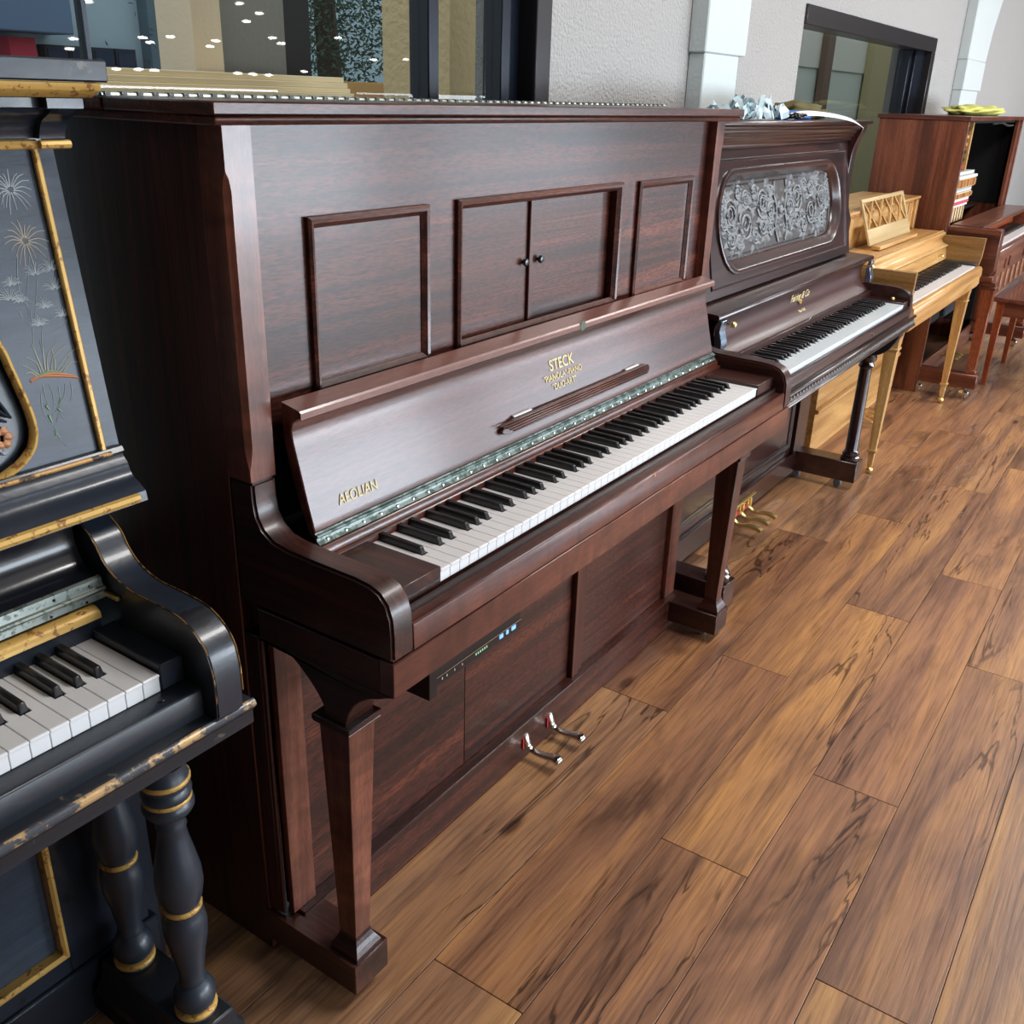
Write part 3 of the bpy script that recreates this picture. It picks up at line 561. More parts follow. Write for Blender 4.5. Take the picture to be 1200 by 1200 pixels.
# scrolled carving: volutes, stems and leaves in low relief
cv = MB(); rg = random.Random(11)
def scroll(cx, cz, r, turns, sgn, a0, w=.0045):
    pts = []; n = int(14*turns)
    for i in range(n+1):
        t = i/n; a = a0+sgn*t*turns*2*math.pi; q = r*(1-.82*t); pts.append(P2T(cx+q*math.cos(a), .0195, cz+q*math.sin(a)*.92))
    cv.tube(pts, [w*(1-.5*i/n) for i in range(n+1)], 5)
def leaf(cx, cz, a, l, w=.011):
    p = [(0,0),(.3,.5),(.65,.42),(1,0),(.65,-.42),(.3,-.5)]; V = [cv.bm.verts.new(P2T(cx+(u*l)*math.cos(a)-v*w*math.sin(a), .0215, cz+(u*l)*math.sin(a)+v*w*math.cos(a))) for u, v in p]
    t = cv.bm.verts.new(P2T(cx+.5*l*math.cos(a), .0135, cz+.5*l*math.sin(a)))
    for i in range(6): cv.face([V[i], V[(i+1) % 6], t])
for s in (-1, 1):
    for cx, cz, r, a0, sg in ((.150,1.128,.052,-2.2,1),(.150,1.060,.034,2.4,-1),(.285,1.075,.058,2.3,-1),(.285,1.148,.030,-2,1),(.395,1.110,.060,-2.4,1),(.395,1.040,.030,1,-1),(.085,1.100,.030,0,1),(.215,1.158,.026,.5,1),(.215,1.035,.028,2,-1),(.340,1.165,.022,1,1),(.345,1.030,.024,0,1),(.445,1.090,.024,1,-1),(.445,1.145,.022,-1,1),(.09,1.045,.022,1,1),(.09,1.160,.022,-1,-1)):
        scroll(.610+s*cx, cz, r, 1.9, sg*s, a0 if s > 0 else math.pi-a0); scroll(.610+s*cx, cz, r*.62, 1.3, -sg*s, a0+1, .0035)
        for k in range(14):
            a = rg.uniform(0, 6.28); leaf(.610+s*cx+r*.95*math.cos(a), cz+r*.85*math.sin(a), a+rg.uniform(-1,1), rg.uniform(.020,.040))
    cv.tube([P2T(.610+s*q, .019, z) for q, z in bez([(.03,1.005),(.05,1.05),(.035,1.10),(.055,1.15),(.05,1.185)], 4)], .004, 5)
for k in range(26): leaf(.610+rg.uniform(-.035,.035), rg.uniform(1.01,1.17), rg.uniform(0,6.28), .026)
cv.ball(P2T(.61,.018,1.10), (.014,.006,.014), 2)
cv.done('carved_scrollwork', mat('carved relief', S(128,132,136), .5), cpo, ang=60)
# shelf, fallboard
MB().prism([(.158,.882),(.160,.891),(.165,.8935),(.30,.900),(.30,.888),(.20,.881),(.163,.878)], 'x', -.106, 1.328).done('shelf', ROSE_X, P2, .0008)
MB().box(-.062, 1.284, .252, .31, .64, .95).done('dark_filler', DARKIN, P2)
fb2 = MB().prism(bez([(.148,.770),(.166,.788),(.182,.812),(.187,.842),(.180,.866),(.168,.8775)], 4)+[(.205,.8775),(.205,.83),(.185,.79),(.155,.765)], 'x', -.063, 1.285).done('fallboard', wood('polished rosewood', [(.3, S(44,20,20)), (.5, S(66,34,32)), (.7, S(84,48,44))], 'x', rough=.42, coat=.12, pores=.15), P2, ang=50)
for x in (-.100, 1.286):
    b_ = MB().prism(bez([(.170,.7995),(.152,.80),(.148,.82),(.156,.85),(.152,.877)], 3)+[(.165,.8775),(.172,.85),(.170,.82)], 'x', x, x+.036).done('end_plate', mat('bluish steel plate', S(150,166,184), .25, metal=.9), fb2, .001)
for x in (-.045, 1.262):
    MB().lathe([(.003,.180),(.003,.150),(.008,.147),(.0095,.141),(.007,.136),(.002,.134)], x, .862, 12, ax='y').done('knob', BRASS, fb2)
tM = lambda x, z, y, a=97: Matrix.Translation((x, y, z)) @ Matrix.Rotation(math.radians(a), 4, 'X')
text('lettering', 'Fairing & Co', .034, PRINT, fb2, tM(.60, .833, .1825), sx=1.0, bold=.0003)
MB().ring(stadium(.592,.612,.818,.832,4), [(0,.182),(0,.178),(.004,.178),(.004,.182)]).done('emblem', GOLD, fb2)
text('lettering', 'New York', .015, PRINT, fb2, tM(.60, .795, .1675, 57), sx=.9)
MB().box(.590, .614, .1375, .141, .776, .7795).done('lock_plate', NICK, P2, .0005)
MB().box(-.063, 1.285, .1372, .150, .740, .775).done('name_rail', ROSE_X, P2, .001)
for a, b in ((-.063,-.0015), (1.2235,1.285)):
    MB().box(a, b, .0, .1372, .72, .753).done('key_block', ROSE_X, P2, .001)
for x in (-.018, 1.240): MB().lathe([(.002,.753),(.006,.756),(.008,.762),(.005,.767)], x, .045, 10).done('screw_knob', BRASS, P2)
MB().box(-.106, 1.328, .0, .34, .650, .6995).done('key_bed', ROSE_X, P2)
MB().prism([(-.001,.700),(-.001,.735),(-.006,.734),(-.010,.726),(-.012,.700)], 'x', -.063, 1.285).done('key_slip', ROSE_X, P2, .001)
MB().lathe([(.006,-.0115),(.006,-.0145)], .80, .714, 12, ax='y').done('lock', NICK, P2)
MB().prism([(-.0005,.699),(-.026,.699),(-.030,.695),(-.030,.690),(-.024,.688),(-.024,.668),(-.030,.666),(-.031,.660),(-.024,.654),(-.012,.650),(-.0005,.650)], 'x', -.108, 1.330).done('moulded_rail', ROSE_X, P2, .0006)
cr = MB(); n = 58
for i in range(n):
    x = -.098+i*(1.41/(n-1)); cr.ball((x, -.0245, .678), (.0085,.0035,.008), 1); cr.ball((x+.012, -.0245, .673), (.004,.003,.004), 1)
cr.done('carved_beading', mat('greyish carved rail', S(110,106,106), .4), P2, kind='stuff')
BR2 = [(.34,.6495)]+bez([(.335,.60),(.24,.575),(.17,.56),(.12,.545),(.07,.548),(.03,.570),(.008,.60),(-.006,.628)],3)+[(-.012,.6495)]
for x0 in (-.077, 1.217):
    MB().prism(BR2, 'x', x0, x0+.058).done('bracket', BLK, P2, .002)
    cx = x0+.029
    c = MB().lathe([(.030,.1217),(.036,.124),(.036,.136),(.030,.140),(.033,.148),(.027,.158),(.0245,.165),(.0225,.49),(.026,.494),(.030,.500),(.027,.508),(.026,.518),(.033,.526),(.034,.538),(.030,.545),(.030,.552)], cx, .098, 28, flute=(.166,.489)).done('fluted_column', mat('polished black column', S(34,18,20), .14, coat=.9), P2, ang=28)
    MB().box(cx-.040, cx+.040, .058, .345, .040, .1215).done('toe', ROSE_X, P2, .002)
    for y in (.13, .30): caster(P2, cx, y, .040, .017)
MB().box(-.063, 1.285, .318, .345, .035, .6495).done('lower_panel', ROSE_X, P2)
MB().box(-.062, 1.284, .300, .3175, .035, .118).done('bottom_rail', ROSE_X, P2, .002)
for a, b in ((-.062,.045), (1.172,1.284)): MB().box(a, b, .302, .3175, .1185, .6495).done('pilaster', ROSE_Z, P2, .001)
MB().ring(rect(.075, 1.145, .150, .63), [(0,.3175),(0,.311),(.004,.3085),(.010,.310),(.014,.314),(.020,.315),(.020,.3175)]).done('panel_moulding', EBON, P2, ang=25)
pl = MB().box(.470, .755, .288, .2995, .085, .092).box(.51, .725, .292, .2995, .050, .086).done('pedal_plate', BRASS, P2, .001)
for x in (.545, .617, .690):
    pth = bez([(.295,.055),(.285,.052),(.262,.040),(.225,.046),(.195,.044),(.180,.038)], 3); k = len(pth)
    pedal(P2, x, pth, [.010+.006*max(0,(i/(k-1)-.5)/.5) for i in range(k)], BRASS, flat=.7)
    for q_ in (x-.020, x+.013): MB().box(q_, q_+.007, .284, .291, .05, .0845).done('pedal_bracket', BRASS, pl, .001)
for x in (.581, .653): MB().box(x-.012, x+.012, .286, .2915, .055, .072).done('felt_pad', FELT, pl)

# ================= honey oak spinet =================
P3 = thing('oak_spinet_piano', 'small honey oak spinet piano with a pierced lattice music desk and tapered legs', 'piano', (3.03, .065, 0))
keyboard(P3, 0, .705, L=.145)
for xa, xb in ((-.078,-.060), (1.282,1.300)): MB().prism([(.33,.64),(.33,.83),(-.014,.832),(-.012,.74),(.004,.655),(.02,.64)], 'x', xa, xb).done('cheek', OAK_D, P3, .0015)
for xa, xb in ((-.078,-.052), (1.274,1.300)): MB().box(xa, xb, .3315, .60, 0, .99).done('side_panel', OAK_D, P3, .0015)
MB().box(-.0595, -.002, .0, .149, .6595, .716).done('key_block', BLK, P3, .001)
MB().box(1.224, 1.2815, .0, .149, .6595, .716).done('key_block', BLK, P3, .001)
MB().prism([(.0,.60),(-.016,.603),(-.024,.620),(-.022,.645),(-.028,.660),(-.026,.690),(-.018,.700),(-.001,.700)], 'x', -.060, 1.282).done('key_slip', OAK_X, P3, .001)
MB().box(-.060, 1.282, .001, .33, .600, .659).done('key_bed', OAK_X, P3)
MB().prism([(.150,.718),(.158,.775),(.168,.779),(.20,.779),(.20,.718)], 'x', -.059, 1.281).done('name_board', OAK_X, P3, .0008)
for x in (.09, 1.13): MB().lathe([(.003,.158),(.003,.147),(.008,.144),(.009,.138),(.004,.133)], x, .750, 12, ax='y').done('knob', BRASS, P3)
MB().prism([(.334,.849)]+[(.19,.848),(.176,.845),(.172,.838)]+bez([(.174,.832),(.186,.812),(.176,.796),(.160,.790)],3)+[(.150,.786),(.150,.781),(.334,.7805)], 'x', -.059, 1.281).done('shelf', OAK_X, P3, .0008, ang=50)
MB().box(-.059, 1.281, .185, .192, .8485, .852).done('shelf_bead', OAK_X, P3, .0008)
MB().box(-.051, 1.273, .345, .357, .849, .992).done('upper_panel', OAK_X, P3, smooth=False)
for x in (.11, .20, 1.08, 1.16): MB().box(x, x+.05, .340, .345, .86, .975).done('upper_fret', OAK_Z, P3, .001)
MB().box(1.262, 1.285, .333, .345, .850, .991).box(-.06, -.04, .333, .345, .850, .991).done('upper_post', OAK_Z, P3, .001)
MB().box(-.085, 1.295, .325, .46, .9925, 1.004).done('lid', OAK_X, P3, .0015)
MB().box(-.085, 1.295, .463, .615, .9925, 1.004).done('rear_lid', OAK_X, P3, .0015)
# lattice music desk
def DT(x, d, z): return (x, .262+(z-.865)*.36+d, z)
ds = MB(); X0, X1 = .262, .930
for a, b, c, d in ((X0,X1,.868,.930),(X0,X1,1.034,1.048),(X0,X0+.020,.93,1.034),(X1-.020,X1,.93,1.034)): slab(ds, DT, a, b, c, d, 0, .010)
dsk = ds.done('music_desk', wood('pale oak', [(.3, S(176,148,102)), (.7, S(204,178,128))], 'x', rough=.45, coat=.1, pores=.08), P3, .0012)
for i in range(4):
    cx = X0+.095+i*.160
    for sg in (-1, 1):
        b_ = MB(); w_ = .0095
        for (xa, za), (xb, zb) in (((cx-.062*sg,.930),(cx-.012*sg,.972)),((cx-.012*sg,.972),(cx-.012*sg,.990)),((cx-.012*sg,.990),(cx-.062*sg,1.034))):
            b_.hexa([DT(xa-w_,.001,za),DT(xa+w_,.001,za),DT(xa+w_,.009,za),DT(xa-w_,.009,za),DT(xb-w_,.001,zb),DT(xb+w_,.001,zb),DT(xb+w_,.009,zb),DT(xb-w_,.009,zb)])
        b_.done('lattice_bar', OAK_Z, dsk, smooth=False)
MB().box(X0+.02, X1-.02, .225, .262, .852, .868).done('desk_foot', OAK_X, P3, .002)
for x0 in (-.070, 1.236):
    cx = x0+.030
    g = MB(); g.frus((cx-.013, cx+.013, .022, .048), .105, (cx-.024, cx+.024, .008, .058), .525)
    leg = g.done('leg', OAK_Z, P3, .001)
    MB().box(cx-.028, cx+.028, .004, .062, .525, .534).done('collar', OAK_Z, leg, .0015)
    MB().frus((cx-.024, cx+.024, .008, .058), .534, (cx-.030, cx+.030, .002, .066), .600).done('leg_head', OAK_Z, leg, .001)
    MB().box(cx-.018, cx+.018, .017, .053, .097, .106).frus((cx-.009, cx+.009, .026, .044), .03, (cx-.013, cx+.013, .022, .048), .097).done('foot', OAK_Z, leg, .001)
    MB().ball((cx, .035, .016), .016, 2).lathe([(.010,.026),(.012,.040)], cx, .035, 12).done('ball_caster', BRASS, leg)
MB().box(-.052, 1.274, .290, .33, .04, .5995).done('lower_panel', OAK_X, P3, smooth=False)
MB().prism([(.2899,.205),(.276,.208),(.274,.222),(.2899,.228)], 'x', -.052, 1.274).done('panel_moulding', OAK_X, P3, .001)
MB().prism([(.2899,.41),(.280,.414),(.280,.428),(.2899,.432)], 'x', -.052, 1.274).done('panel_moulding', OAK_X, P3, .001)
MB().box(-.052, 1.274, .31, .33, .0, .0395).done('plinth', OAK_X, P3)
for x in (.54, .61, .68):
    pth = bez([(.289,.062),(.26,.062),(.225,.054),(.19,.048),(.172,.040)], 3); k = len(pth)
    pedal(P3, x, pth, [.009+.006*(i/(k-1)) for i in range(k)], BRASS)
# ================= walnut player piano, front open =================
P4 = thing('open_walnut_piano', 'tall walnut upright piano standing open above the keys, with its player mechanism showing', 'piano', (4.42, 0, 0))
for xa, xb in ((0,.028), (1.58,1.608)):
    MB().box(xa, xb, .262, .68, 0 if xa < 1 else 0, 1.352).done('side_panel', WAL_Z, P4, .002)
    MB().box(xa+.001, xb-.001, .254, .262, 0, 1.352).done('front_edge', WAL_X, P4, .001)
MB().box(-.010, 1.618, .245, .69, 1.353, 1.373).done('lid', WAL_Y, P4, .002)
MB().box(1.50, 1.58, .262, .28, .86, 1.352).done('stile', WAL_Z, P4, .001)
MB().box(.028, 1.58, .60, .62, .60, 1.352).box(.028, .040, .44, .60, .87, 1.352).box(1.568, 1.58, .285, .60, .87, 1.352).box(.028, 1.58, .285, .60, 1.34, 1.352).box(.028, 1.58, .42, .60, .845, .858).done('dark_interior', DARKIN, P4)
# the stack at the bass end
sx0, sx1 = .030, .47
stk = [( .858, .935, .285, .42, 'pneumatic_deck', S(206,176,132)), (.937,.948,.275,.43,'rail',S(226,222,214)), (.950,.962,.27,.40,'felt_rail',S(196,60,80)), (.964,.978,.272,.42,'rail',S(214,210,204)),
 (.980,1.010,.265,.42,'action_rail',S(214,190,150)), (1.012,1.030,.268,.42,'silver_rail',S(206,212,216)), (1.034,1.078,.258,.42,'action_rail',S(222,198,150)), (1.080,1.094,.25,.43,'rail',S(150,122,96)), (1.096,1.112,.270,.42,'silver_rail',S(224,228,230))]
cache = {}
for za, zb, ya, yb, nm, c in stk:
    cache.setdefault(nm, mat(nm.replace('_',' '), c, .6, metal=.4 if 'silver' in nm else 0))
    o = MB().box(sx0, sx1, ya, yb, za, zb).done(nm, cache[nm], P4, .002)
    if nm == 'pneumatic_deck':
        for i in range(7): MB().box(sx0+.02+i*.062, sx0+.026+i*.062, ya-.003, ya, za+.004, zb-.004).done('slot', DARKIN, o)
    if nm == 'action_rail':
        for i in range(20): MB().box(sx0+.008+i*.022, sx0+.016+i*.022, ya-.006, ya, za+.006, zb-.004).done('lever', FELT if i % 7 == 3 else OAK_Z, o)
fr = MB().box(.030,.26,.30,.31,1.115,1.345).done('valve_board', mat('green grey board', S(110,116,86), .6), P4)
for i in range(6):
    MB().box(.045, .25, .288, .30, 1.125+i*.036, 1.140+i*.036).done('lever', (FELT, BLACK, BLACK, COPPER, OAK_X, BLACK)[i], fr, .001)
MB().box(.261,.285,.28,.31,1.115,1.345).done('side_rail', OAK_Z, P4, .001)
MB().tube(bez([(.9,.30,1.335),(1.1,.29,1.34),(1.25,.28,1.325),(1.42,.28,1.325)],5), .006, 8).done('grey_hose', STEEL, P4)
# arms, shelf and keys
for xa, xb in ((0,.085), (1.523,1.608)):
    MB().prism([(.2535,.640),(.2535,.862),(.075,.862),(.03,.864),(.008,.864),(.003,.85),(.003,.665),(.02,.640)], 'x', xa, xb).done('arm', WAL_Y, P4, .002)
    MB().box(xa-.001, xb, .0, .12, .612, .640).done('arm_block', WAL_Y, P4, .002)
MB().box(.086, 1.522, .105, .2535, .848, .866).done('shelf', WAL_X, P4, .001)
MB().box(.086, 1.522, .200, .2535, .79, .8475).done('dark_filler', DARKIN, P4)
MB().prism(bez([(.178,.772),(.182,.80),(.170,.83),(.150,.8475)],3)+[(.199,.8475),(.199,.772)], 'x', .086, 1.522).done('fallboard', RED_X, P4, ang=50)
k4 = bpy.data.objects.new('keys', None); bpy.data.objects.remove(k4)
KR = bpy.data.objects.new('key_set', None); col.objects.link(KR); KR.parent = P4; KR.location = (.193, .035, 0)
keyboard(KR, 0, .765, L=.142)
MB().box(.0855, 1.5225, .003, .25, .640, .742).done('key_bed', WAL_X, P4, .002)
MB().prism([(.034,.7425),(.034,.757),(.016,.757),(.004,.750),(.003,.7425)], 'x', .086, 1.522).done('key_slip', WAL_X, P4, .001)
for x in (.30, .42, .9, 1.2): MB().box(x, x+.03, -.004, .0028, .65, .70).done('slip_block', WAL_Z, P4, .001)
for x0 in (.005, 1.530):
    cx = x0+.035
    g = MB().frus((cx-.020, cx+.020, -.008, .032), .160, (cx-.030, cx+.030, -.018, .042), .575); leg = g.done('leg', wood('reddish leg wood', [(.3, S(104,48,28)), (.7, S(160,84,52))], 'z', rough=.3, coat=.4), P4, .001)
    MB().box(cx-.036, cx+.036, -.024, .048, .575, .588).box(cx-.032, cx+.032, -.020, .044, .588, .6115).done('leg_cap', WAL_Y, leg, .002)
    MB().box(cx-.026, cx+.026, -.014, .038, .137, .160).done('leg_foot', WAL_Y, leg, .002)
    MB().box(cx-.036, cx+.036, -.030, .30, .062, .1365).done('toe', WAL_Y, P4, .003)
    for y in (.025, .26): caster(P4, cx, y, .062, .026, NICK)
MB().box(.028, 1.58, .285, .30, .0, .11).done('bottom_rail', WAL_X, P4, .002)
MB().box(.03, 1.58, .50, .52, .11, .60).done('dark_interior', DARKIN, P4)
MB().box(.25, .65, .33, .48, .28, .55).done('bellows', mat('black bellows cloth', S(22,22,26), .7), P4, .01)
MB().box(.80, 1.2, .33, .48, .26, .50).done('bellows', mat('grey bellows cloth', S(44,44,50), .7), P4, .01)
MB().tube(bez([(.15,.33,.45),(.22,.30,.42),(.3,.31,.38)],4), .008, 8).done('hose', mat('blue hose', S(60,90,170), .4), P4)
for x in (.70, .765, .83):
    pth = bez([(.285,.066),(.262,.068),(.235,.060),(.205,.056),(.19,.05)], 3); k = len(pth)
    pedal(P4, x, pth, [.014+.006*(i/(k-1)) for i in range(k)], BRASS)

MB().box(.0855, 1.5225, .012, .028, .515, .6395).done('apron', WAL_X, P4, .001)
for i in range(8): MB().box(.14+i*.165, .185+i*.165, .003, .0115, .530, .625).done('apron_block', wood('pale block wood', [(.3, S(140,96,74)), (.7, S(176,132,106))], 'z', pores=.1), P4, .001)
MB().box(1.560, 1.5795, .305, .495, .12, .60).done('dark_interior', DARKIN, P4)
MB().box(.0285, .040, .305, .495, .12, .60).done('dark_interior', DARKIN, P4)
# ================= bench by the walnut piano =================
BN = thing('piano_bench', 'reddish wooden piano bench with slim tapered legs in front of the open walnut piano', 'bench', (5.15, -.17, 0))
MB().box(-.36, .36, -.19, .20, .462, .485).done('seat', wood('bench seat', [(.3, S(70,34,26)), (.5, S(104,56,44)), (.7, S(134,80,64))], 'x', rough=.22, coat=.6, pores=.15), BN, .003)
ap = MB().box(-.33, .33, -.165, -.148, .385, .461).box(-.33, .33, .158, .175, .385, .461).box(-.33, -.313, -.148, .158, .385, .461).box(.313, .33, -.148, .158, .385, .461).done('apron', WAL_Y, BN, .002)
LGM = wood('orange red leg wood', [(.3, S(130,56,28)), (.7, S(184,92,52))], 'z', rough=.3, coat=.4)
for x in (-.315, .315):
    for y in (-.15, .16): MB().frus((x-.011, x+.011, y-.011, y+.011), 0, (x-.021, x+.021, y-.021, y+.021), .461).done('leg', LGM, BN, .001)

# ================= black and gold piano =================
P0 = thing('black_gold_piano', 'worn black upright piano with gold mouldings, painted flowers and turned baluster legs', 'piano', (-.3924, .1197, 0), -.011)
KR0 = None
kr = bpy.data.objects.new('key_set', None); col.objects.link(kr); kr.parent = P0; kr.location = (-1.222, 0, 0)
keyboard(kr, 0, .7526, L=.138, front=.024, n0=0)
def P0T(x, d, z): return (x, .250-(1.33-z)*.139+d, z)
XL = -1.33
MB().box(XL-.02, .133, .150, .62, 1.4045, 1.4275).done('lid', BLKW, P0, .002)
MB().prism([(.158,1.404),(.160,1.396),(.172,1.391),(.178,1.388),(.30,1.388),(.30,1.404)], 'x', XL, .128).done('gilt_moulding', GOLD, P0, .001)
MB().box(XL+.01, .118, .205, .30, 1.376, 1.3879).box(.078, .124, .190, .30, 1.3755, 1.3879).done('fillet', BLK, P0, .001)
cove = bez([(.208,1.3755),(.214,1.370),(.230,1.362),(.238,1.350),(.240,1.343)],3)+[(.30,1.343),(.30,1.3755)]
MB().prism(cove, 'x', XL+.01, .088).done('cove', BLK, P0, ang=50)
MB().prism([(y-.012, z) for y, z in cove[:-2]]+[(.30,1.343),(.30,1.3755)], 'x', .086, .118).done('corbel', BLK, P0, ang=50)
MB().tube([(XL,.238,1.3365),(.086,.238,1.3365)], .0055, 8).tube([(.086,.230,1.3365),(.124,.230,1.3365)], .005, 8).done('gilt_rod', GOLD, P0)
for xa, xb in ((XL,XL+.03), (.088,.116)): MB().box(xa, xb, .275, .60, 0, 1.385).done('side_panel', BLK, P0, .001)
# leaning panel with the cartouche opening
L0 = [(-.006,1.121),(0,1.095),(.006,1.065),(.0102,1.040),(.0112,1.022),(.0092,1.008),(.0035,.995),(-.006,.985),(-.018,.977),(-.032,.971),(-.048,.966)]
cxm = -.36
right = bez([(-.12,1.235),(-.07,1.215),(-.03,1.17)]+L0+[(-.09,.958),(-.16,.955)], 2)
right = bez(right, 2); outl = right[::-1]+[(2*cxm-x, z) for x, z in right]
outl = outl[::-1] if False else outl
pn = MB(); cut_panel(pn, P0T, -.86, .080, .945, 1.334, outl, 0, .012); slab(pn, P0T, XL, -.8602, .945, 1.334, 0, .012); slab(pn, P0T, .0802, .114, .945, 1.334, 0, .012)
pan = pn.done('upper_panel', BLKP, P0, smooth=False)
MB().ring(outl, [(-.0015,.001),(-.001,-.004),(.003,-.006),(.0065,-.003),(.007,.003),(-.0015,.003)], P0T).done('gilt_cartouche', GOLD, P0, ang=50)
q = MB(); slab(q, P0T, -.80, .03, .94, 1.27, .013, .018); rec = q.done('recess_panel', BLK, P0)
MB().hexa([P0T(.084,-.008,.955),P0T(.092,-.008,.955),P0T(.092,0,.955),P0T(.084,0,.955),P0T(.084,-.008,1.333),P0T(.092,-.008,1.333),P0T(.092,0,1.333),P0T(.084,0,1.333)]).done('gilt_strip', GOLD, P0, .002)
fe = MB()
for P in ([(-.045,1.085),(-.026,1.062),(-.011,1.033)], [(-.050,1.070),(-.028,1.048),(-.013,1.034)], [(-.06,1.06),(-.035,1.04),(-.018,1.030)]):
    fe.tube([P0T(x, .008, z) for x, z in bez(P, 4)], [.003+.003*math.sin(i/8*3.1) for i in range(9)], 6, .5)
fe.done('carved_feather', BLK, rec)
fl = MB()
for i in range(6):
    a = i*1.05; x, z = -.028+.008*math.cos(a), 1.012+.009*math.sin(a); fl.ball(P0T(x, .008, z), (.007,.004,.006), 1)
for x, z in ((-.040,1.008),(-.045,1.018)): fl.ball(P0T(x, .008, z), (.009,.004,.006), 1)
fl.done('carved_flower', COPPER, rec)
fl = MB()
for x, z in ((-.036,.999),(-.029,.995),(-.041,.993)): fl.ball(P0T(x, .008, z), (.006,.004,.004), 1)
fl.done('carved_leaf', mat('pale grey paint', S(150,158,168), .4), rec)
# painted flowers: thin strokes of raised paint
def strokes(name, lines, c, w=.0006, parent=pan):
    m = MB()
    for P in lines:
        B = bez(P, 4) if len(P) > 2 else P; n = len(B)
        m.tube([P0T(x, -.0003, z) for x, z in B], [w*(1-.45*i/(n-1)) for i in range(n)], 4)
    m.done(name, mat(name.replace('_',' ')+' paint', c, .6), parent, smooth=False)
STEMS = [[(.04,1.217),(.033,1.187),(.033,1.167),(.039,1.155),(.037,1.132),(.033,1.107),(.038,1.084)],[(.054,1.214),(.045,1.185),(.037,1.162),(.037,1.142)],[(.057,1.186),(.05,1.165),(.042,1.141),(.036,1.127)],[(.03,1.178),(.039,1.166),(.046,1.16)],[(.063,1.141),(.058,1.136),(.049,1.13),(.044,1.11),(.041,1.083)],[(.082,1.135),(.073,1.127),(.059,1.123)],[(.041,1.289),(.037,1.268)],[(.026,1.154),(.029,1.143),(.036,1.137)]]
GRASS = [[(.034,1.079),(.031,1.092),(.02,1.101)],[(.037,1.08),(.034,1.097),(.031,1.116)],[(.04,1.081),(.042,1.1),(.042,1.118)],[(.043,1.08),(.048,1.099),(.062,1.11)],[(.048,1.08),(.054,1.095),(.072,1.105)],[(.054,1.078),(.069,1.092),(.087,1.1)],[(.062,1.075),(.074,1.084),(.085,1.083)],[(.031,1.077),(.021,1.087),(.014,1.092)],[(.052,1.079),(.055,1.093),(.054,1.103)],[(.058,1.076),(.07,1.086),(.077,1.099)],[(.029,1.076),(.022,1.082),(.015,1.082)]]
DROPS = [[(.033,1.066),(.032,1.054),(.033,1.04)],[(.041,1.064),(.042,1.048),(.038,1.033)],[(.028,1.056),(.025,1.036),(.03,1.019),(.031,1.014)],[(.061,1.06),(.055,1.045),(.042,1.032),(.033,1.024)],[(.068,1.061),(.067,1.048),(.062,1.038)],[(.052,1.06),(.048,1.036),(.038,1.017)],[(.035,1.013),(.038,.996),(.044,.986)],[(.045,1.026),(.05,1.018)],[(.032,1.008),(.04,.998)]]
strokes('painted_stem', STEMS+DROPS, S(150,166,170), .00055); strokes('painted_grass', GRASS, S(176,176,150), .0008)
BUR = [((.05,1.288),.025,1),((.053,1.231),.027,1),((.056,1.191),.015,0),((.077,1.194),.015,0),((.025,1.183),.012,0),((.076,1.172),.015,0),((.019,1.167),.014,0),((.03,1.163),.011,0),((.059,1.152),.014,0),((.078,1.139),.012,0),((.047,1.133),.013,0)]
rg = random.Random(5)
for (bx, bz), r, full in BUR:
    Ls = []; n = 18 if full else 11
    for i in range(n):
        a = (2*math.pi*i/n if full else math.pi*(.02+.96*i/(n-1)))+rg.uniform(-.08,.08); q = r*rg.uniform(.75,1.1)
        Ls.append([(bx+.15*q*math.cos(a), bz+.15*q*math.sin(a)), (bx+.6*q*math.cos(a), bz+.6*q*math.sin(a)+.002), (bx+q*math.cos(a), bz+q*math.sin(a)-(.002 if full else 0))])
    strokes('painted_flower', Ls, S(200,188,170) if bz > 1.2 and r > .026 else S(184,192,196), .0007 if full else .0006)
strokes('painted_basket', [[(.019,1.072),(.035,1.075),(.072,1.067),(.08,1.063)],[(.024,1.074),(.047,1.076),(.074,1.068)]], S(196,132,92), .0022)
strokes('painted_moss', [[(.03,1.076),(.045,1.079),(.055,1.076)],[(.03,1.04),(.033,1.034)],[(.031,1.028),(.033,1.018)],[(.036,1.008),(.034,1.001)],[(.044,1.033),(.048,1.028)],[(.052,1.044),(.047,1.038)]], S(120,156,112), .0018)
# base moulding of the upper case
bm_ = [(.190,.9705),(.186,.965),(.190,.960),(.188,.955)]+bez([(.182,.950),(.176,.935),(.160,.925),(.150,.918)],3)+[(.148,.905),(.25,.905),(.25,.9705)]
MB().prism(bm_, 'x', XL, .112).done('base_moulding', BLK, P0, ang=45)
MB().tube([(XL,.150,.9115),(.100,.150,.9115)], .0065, 8).done('gilt_rod', GOLD, P0)
MB().tube([(XL,.187,.9655),(.094,.187,.9655)], .003, 6).done('gilt_line', GOLDW, P0)
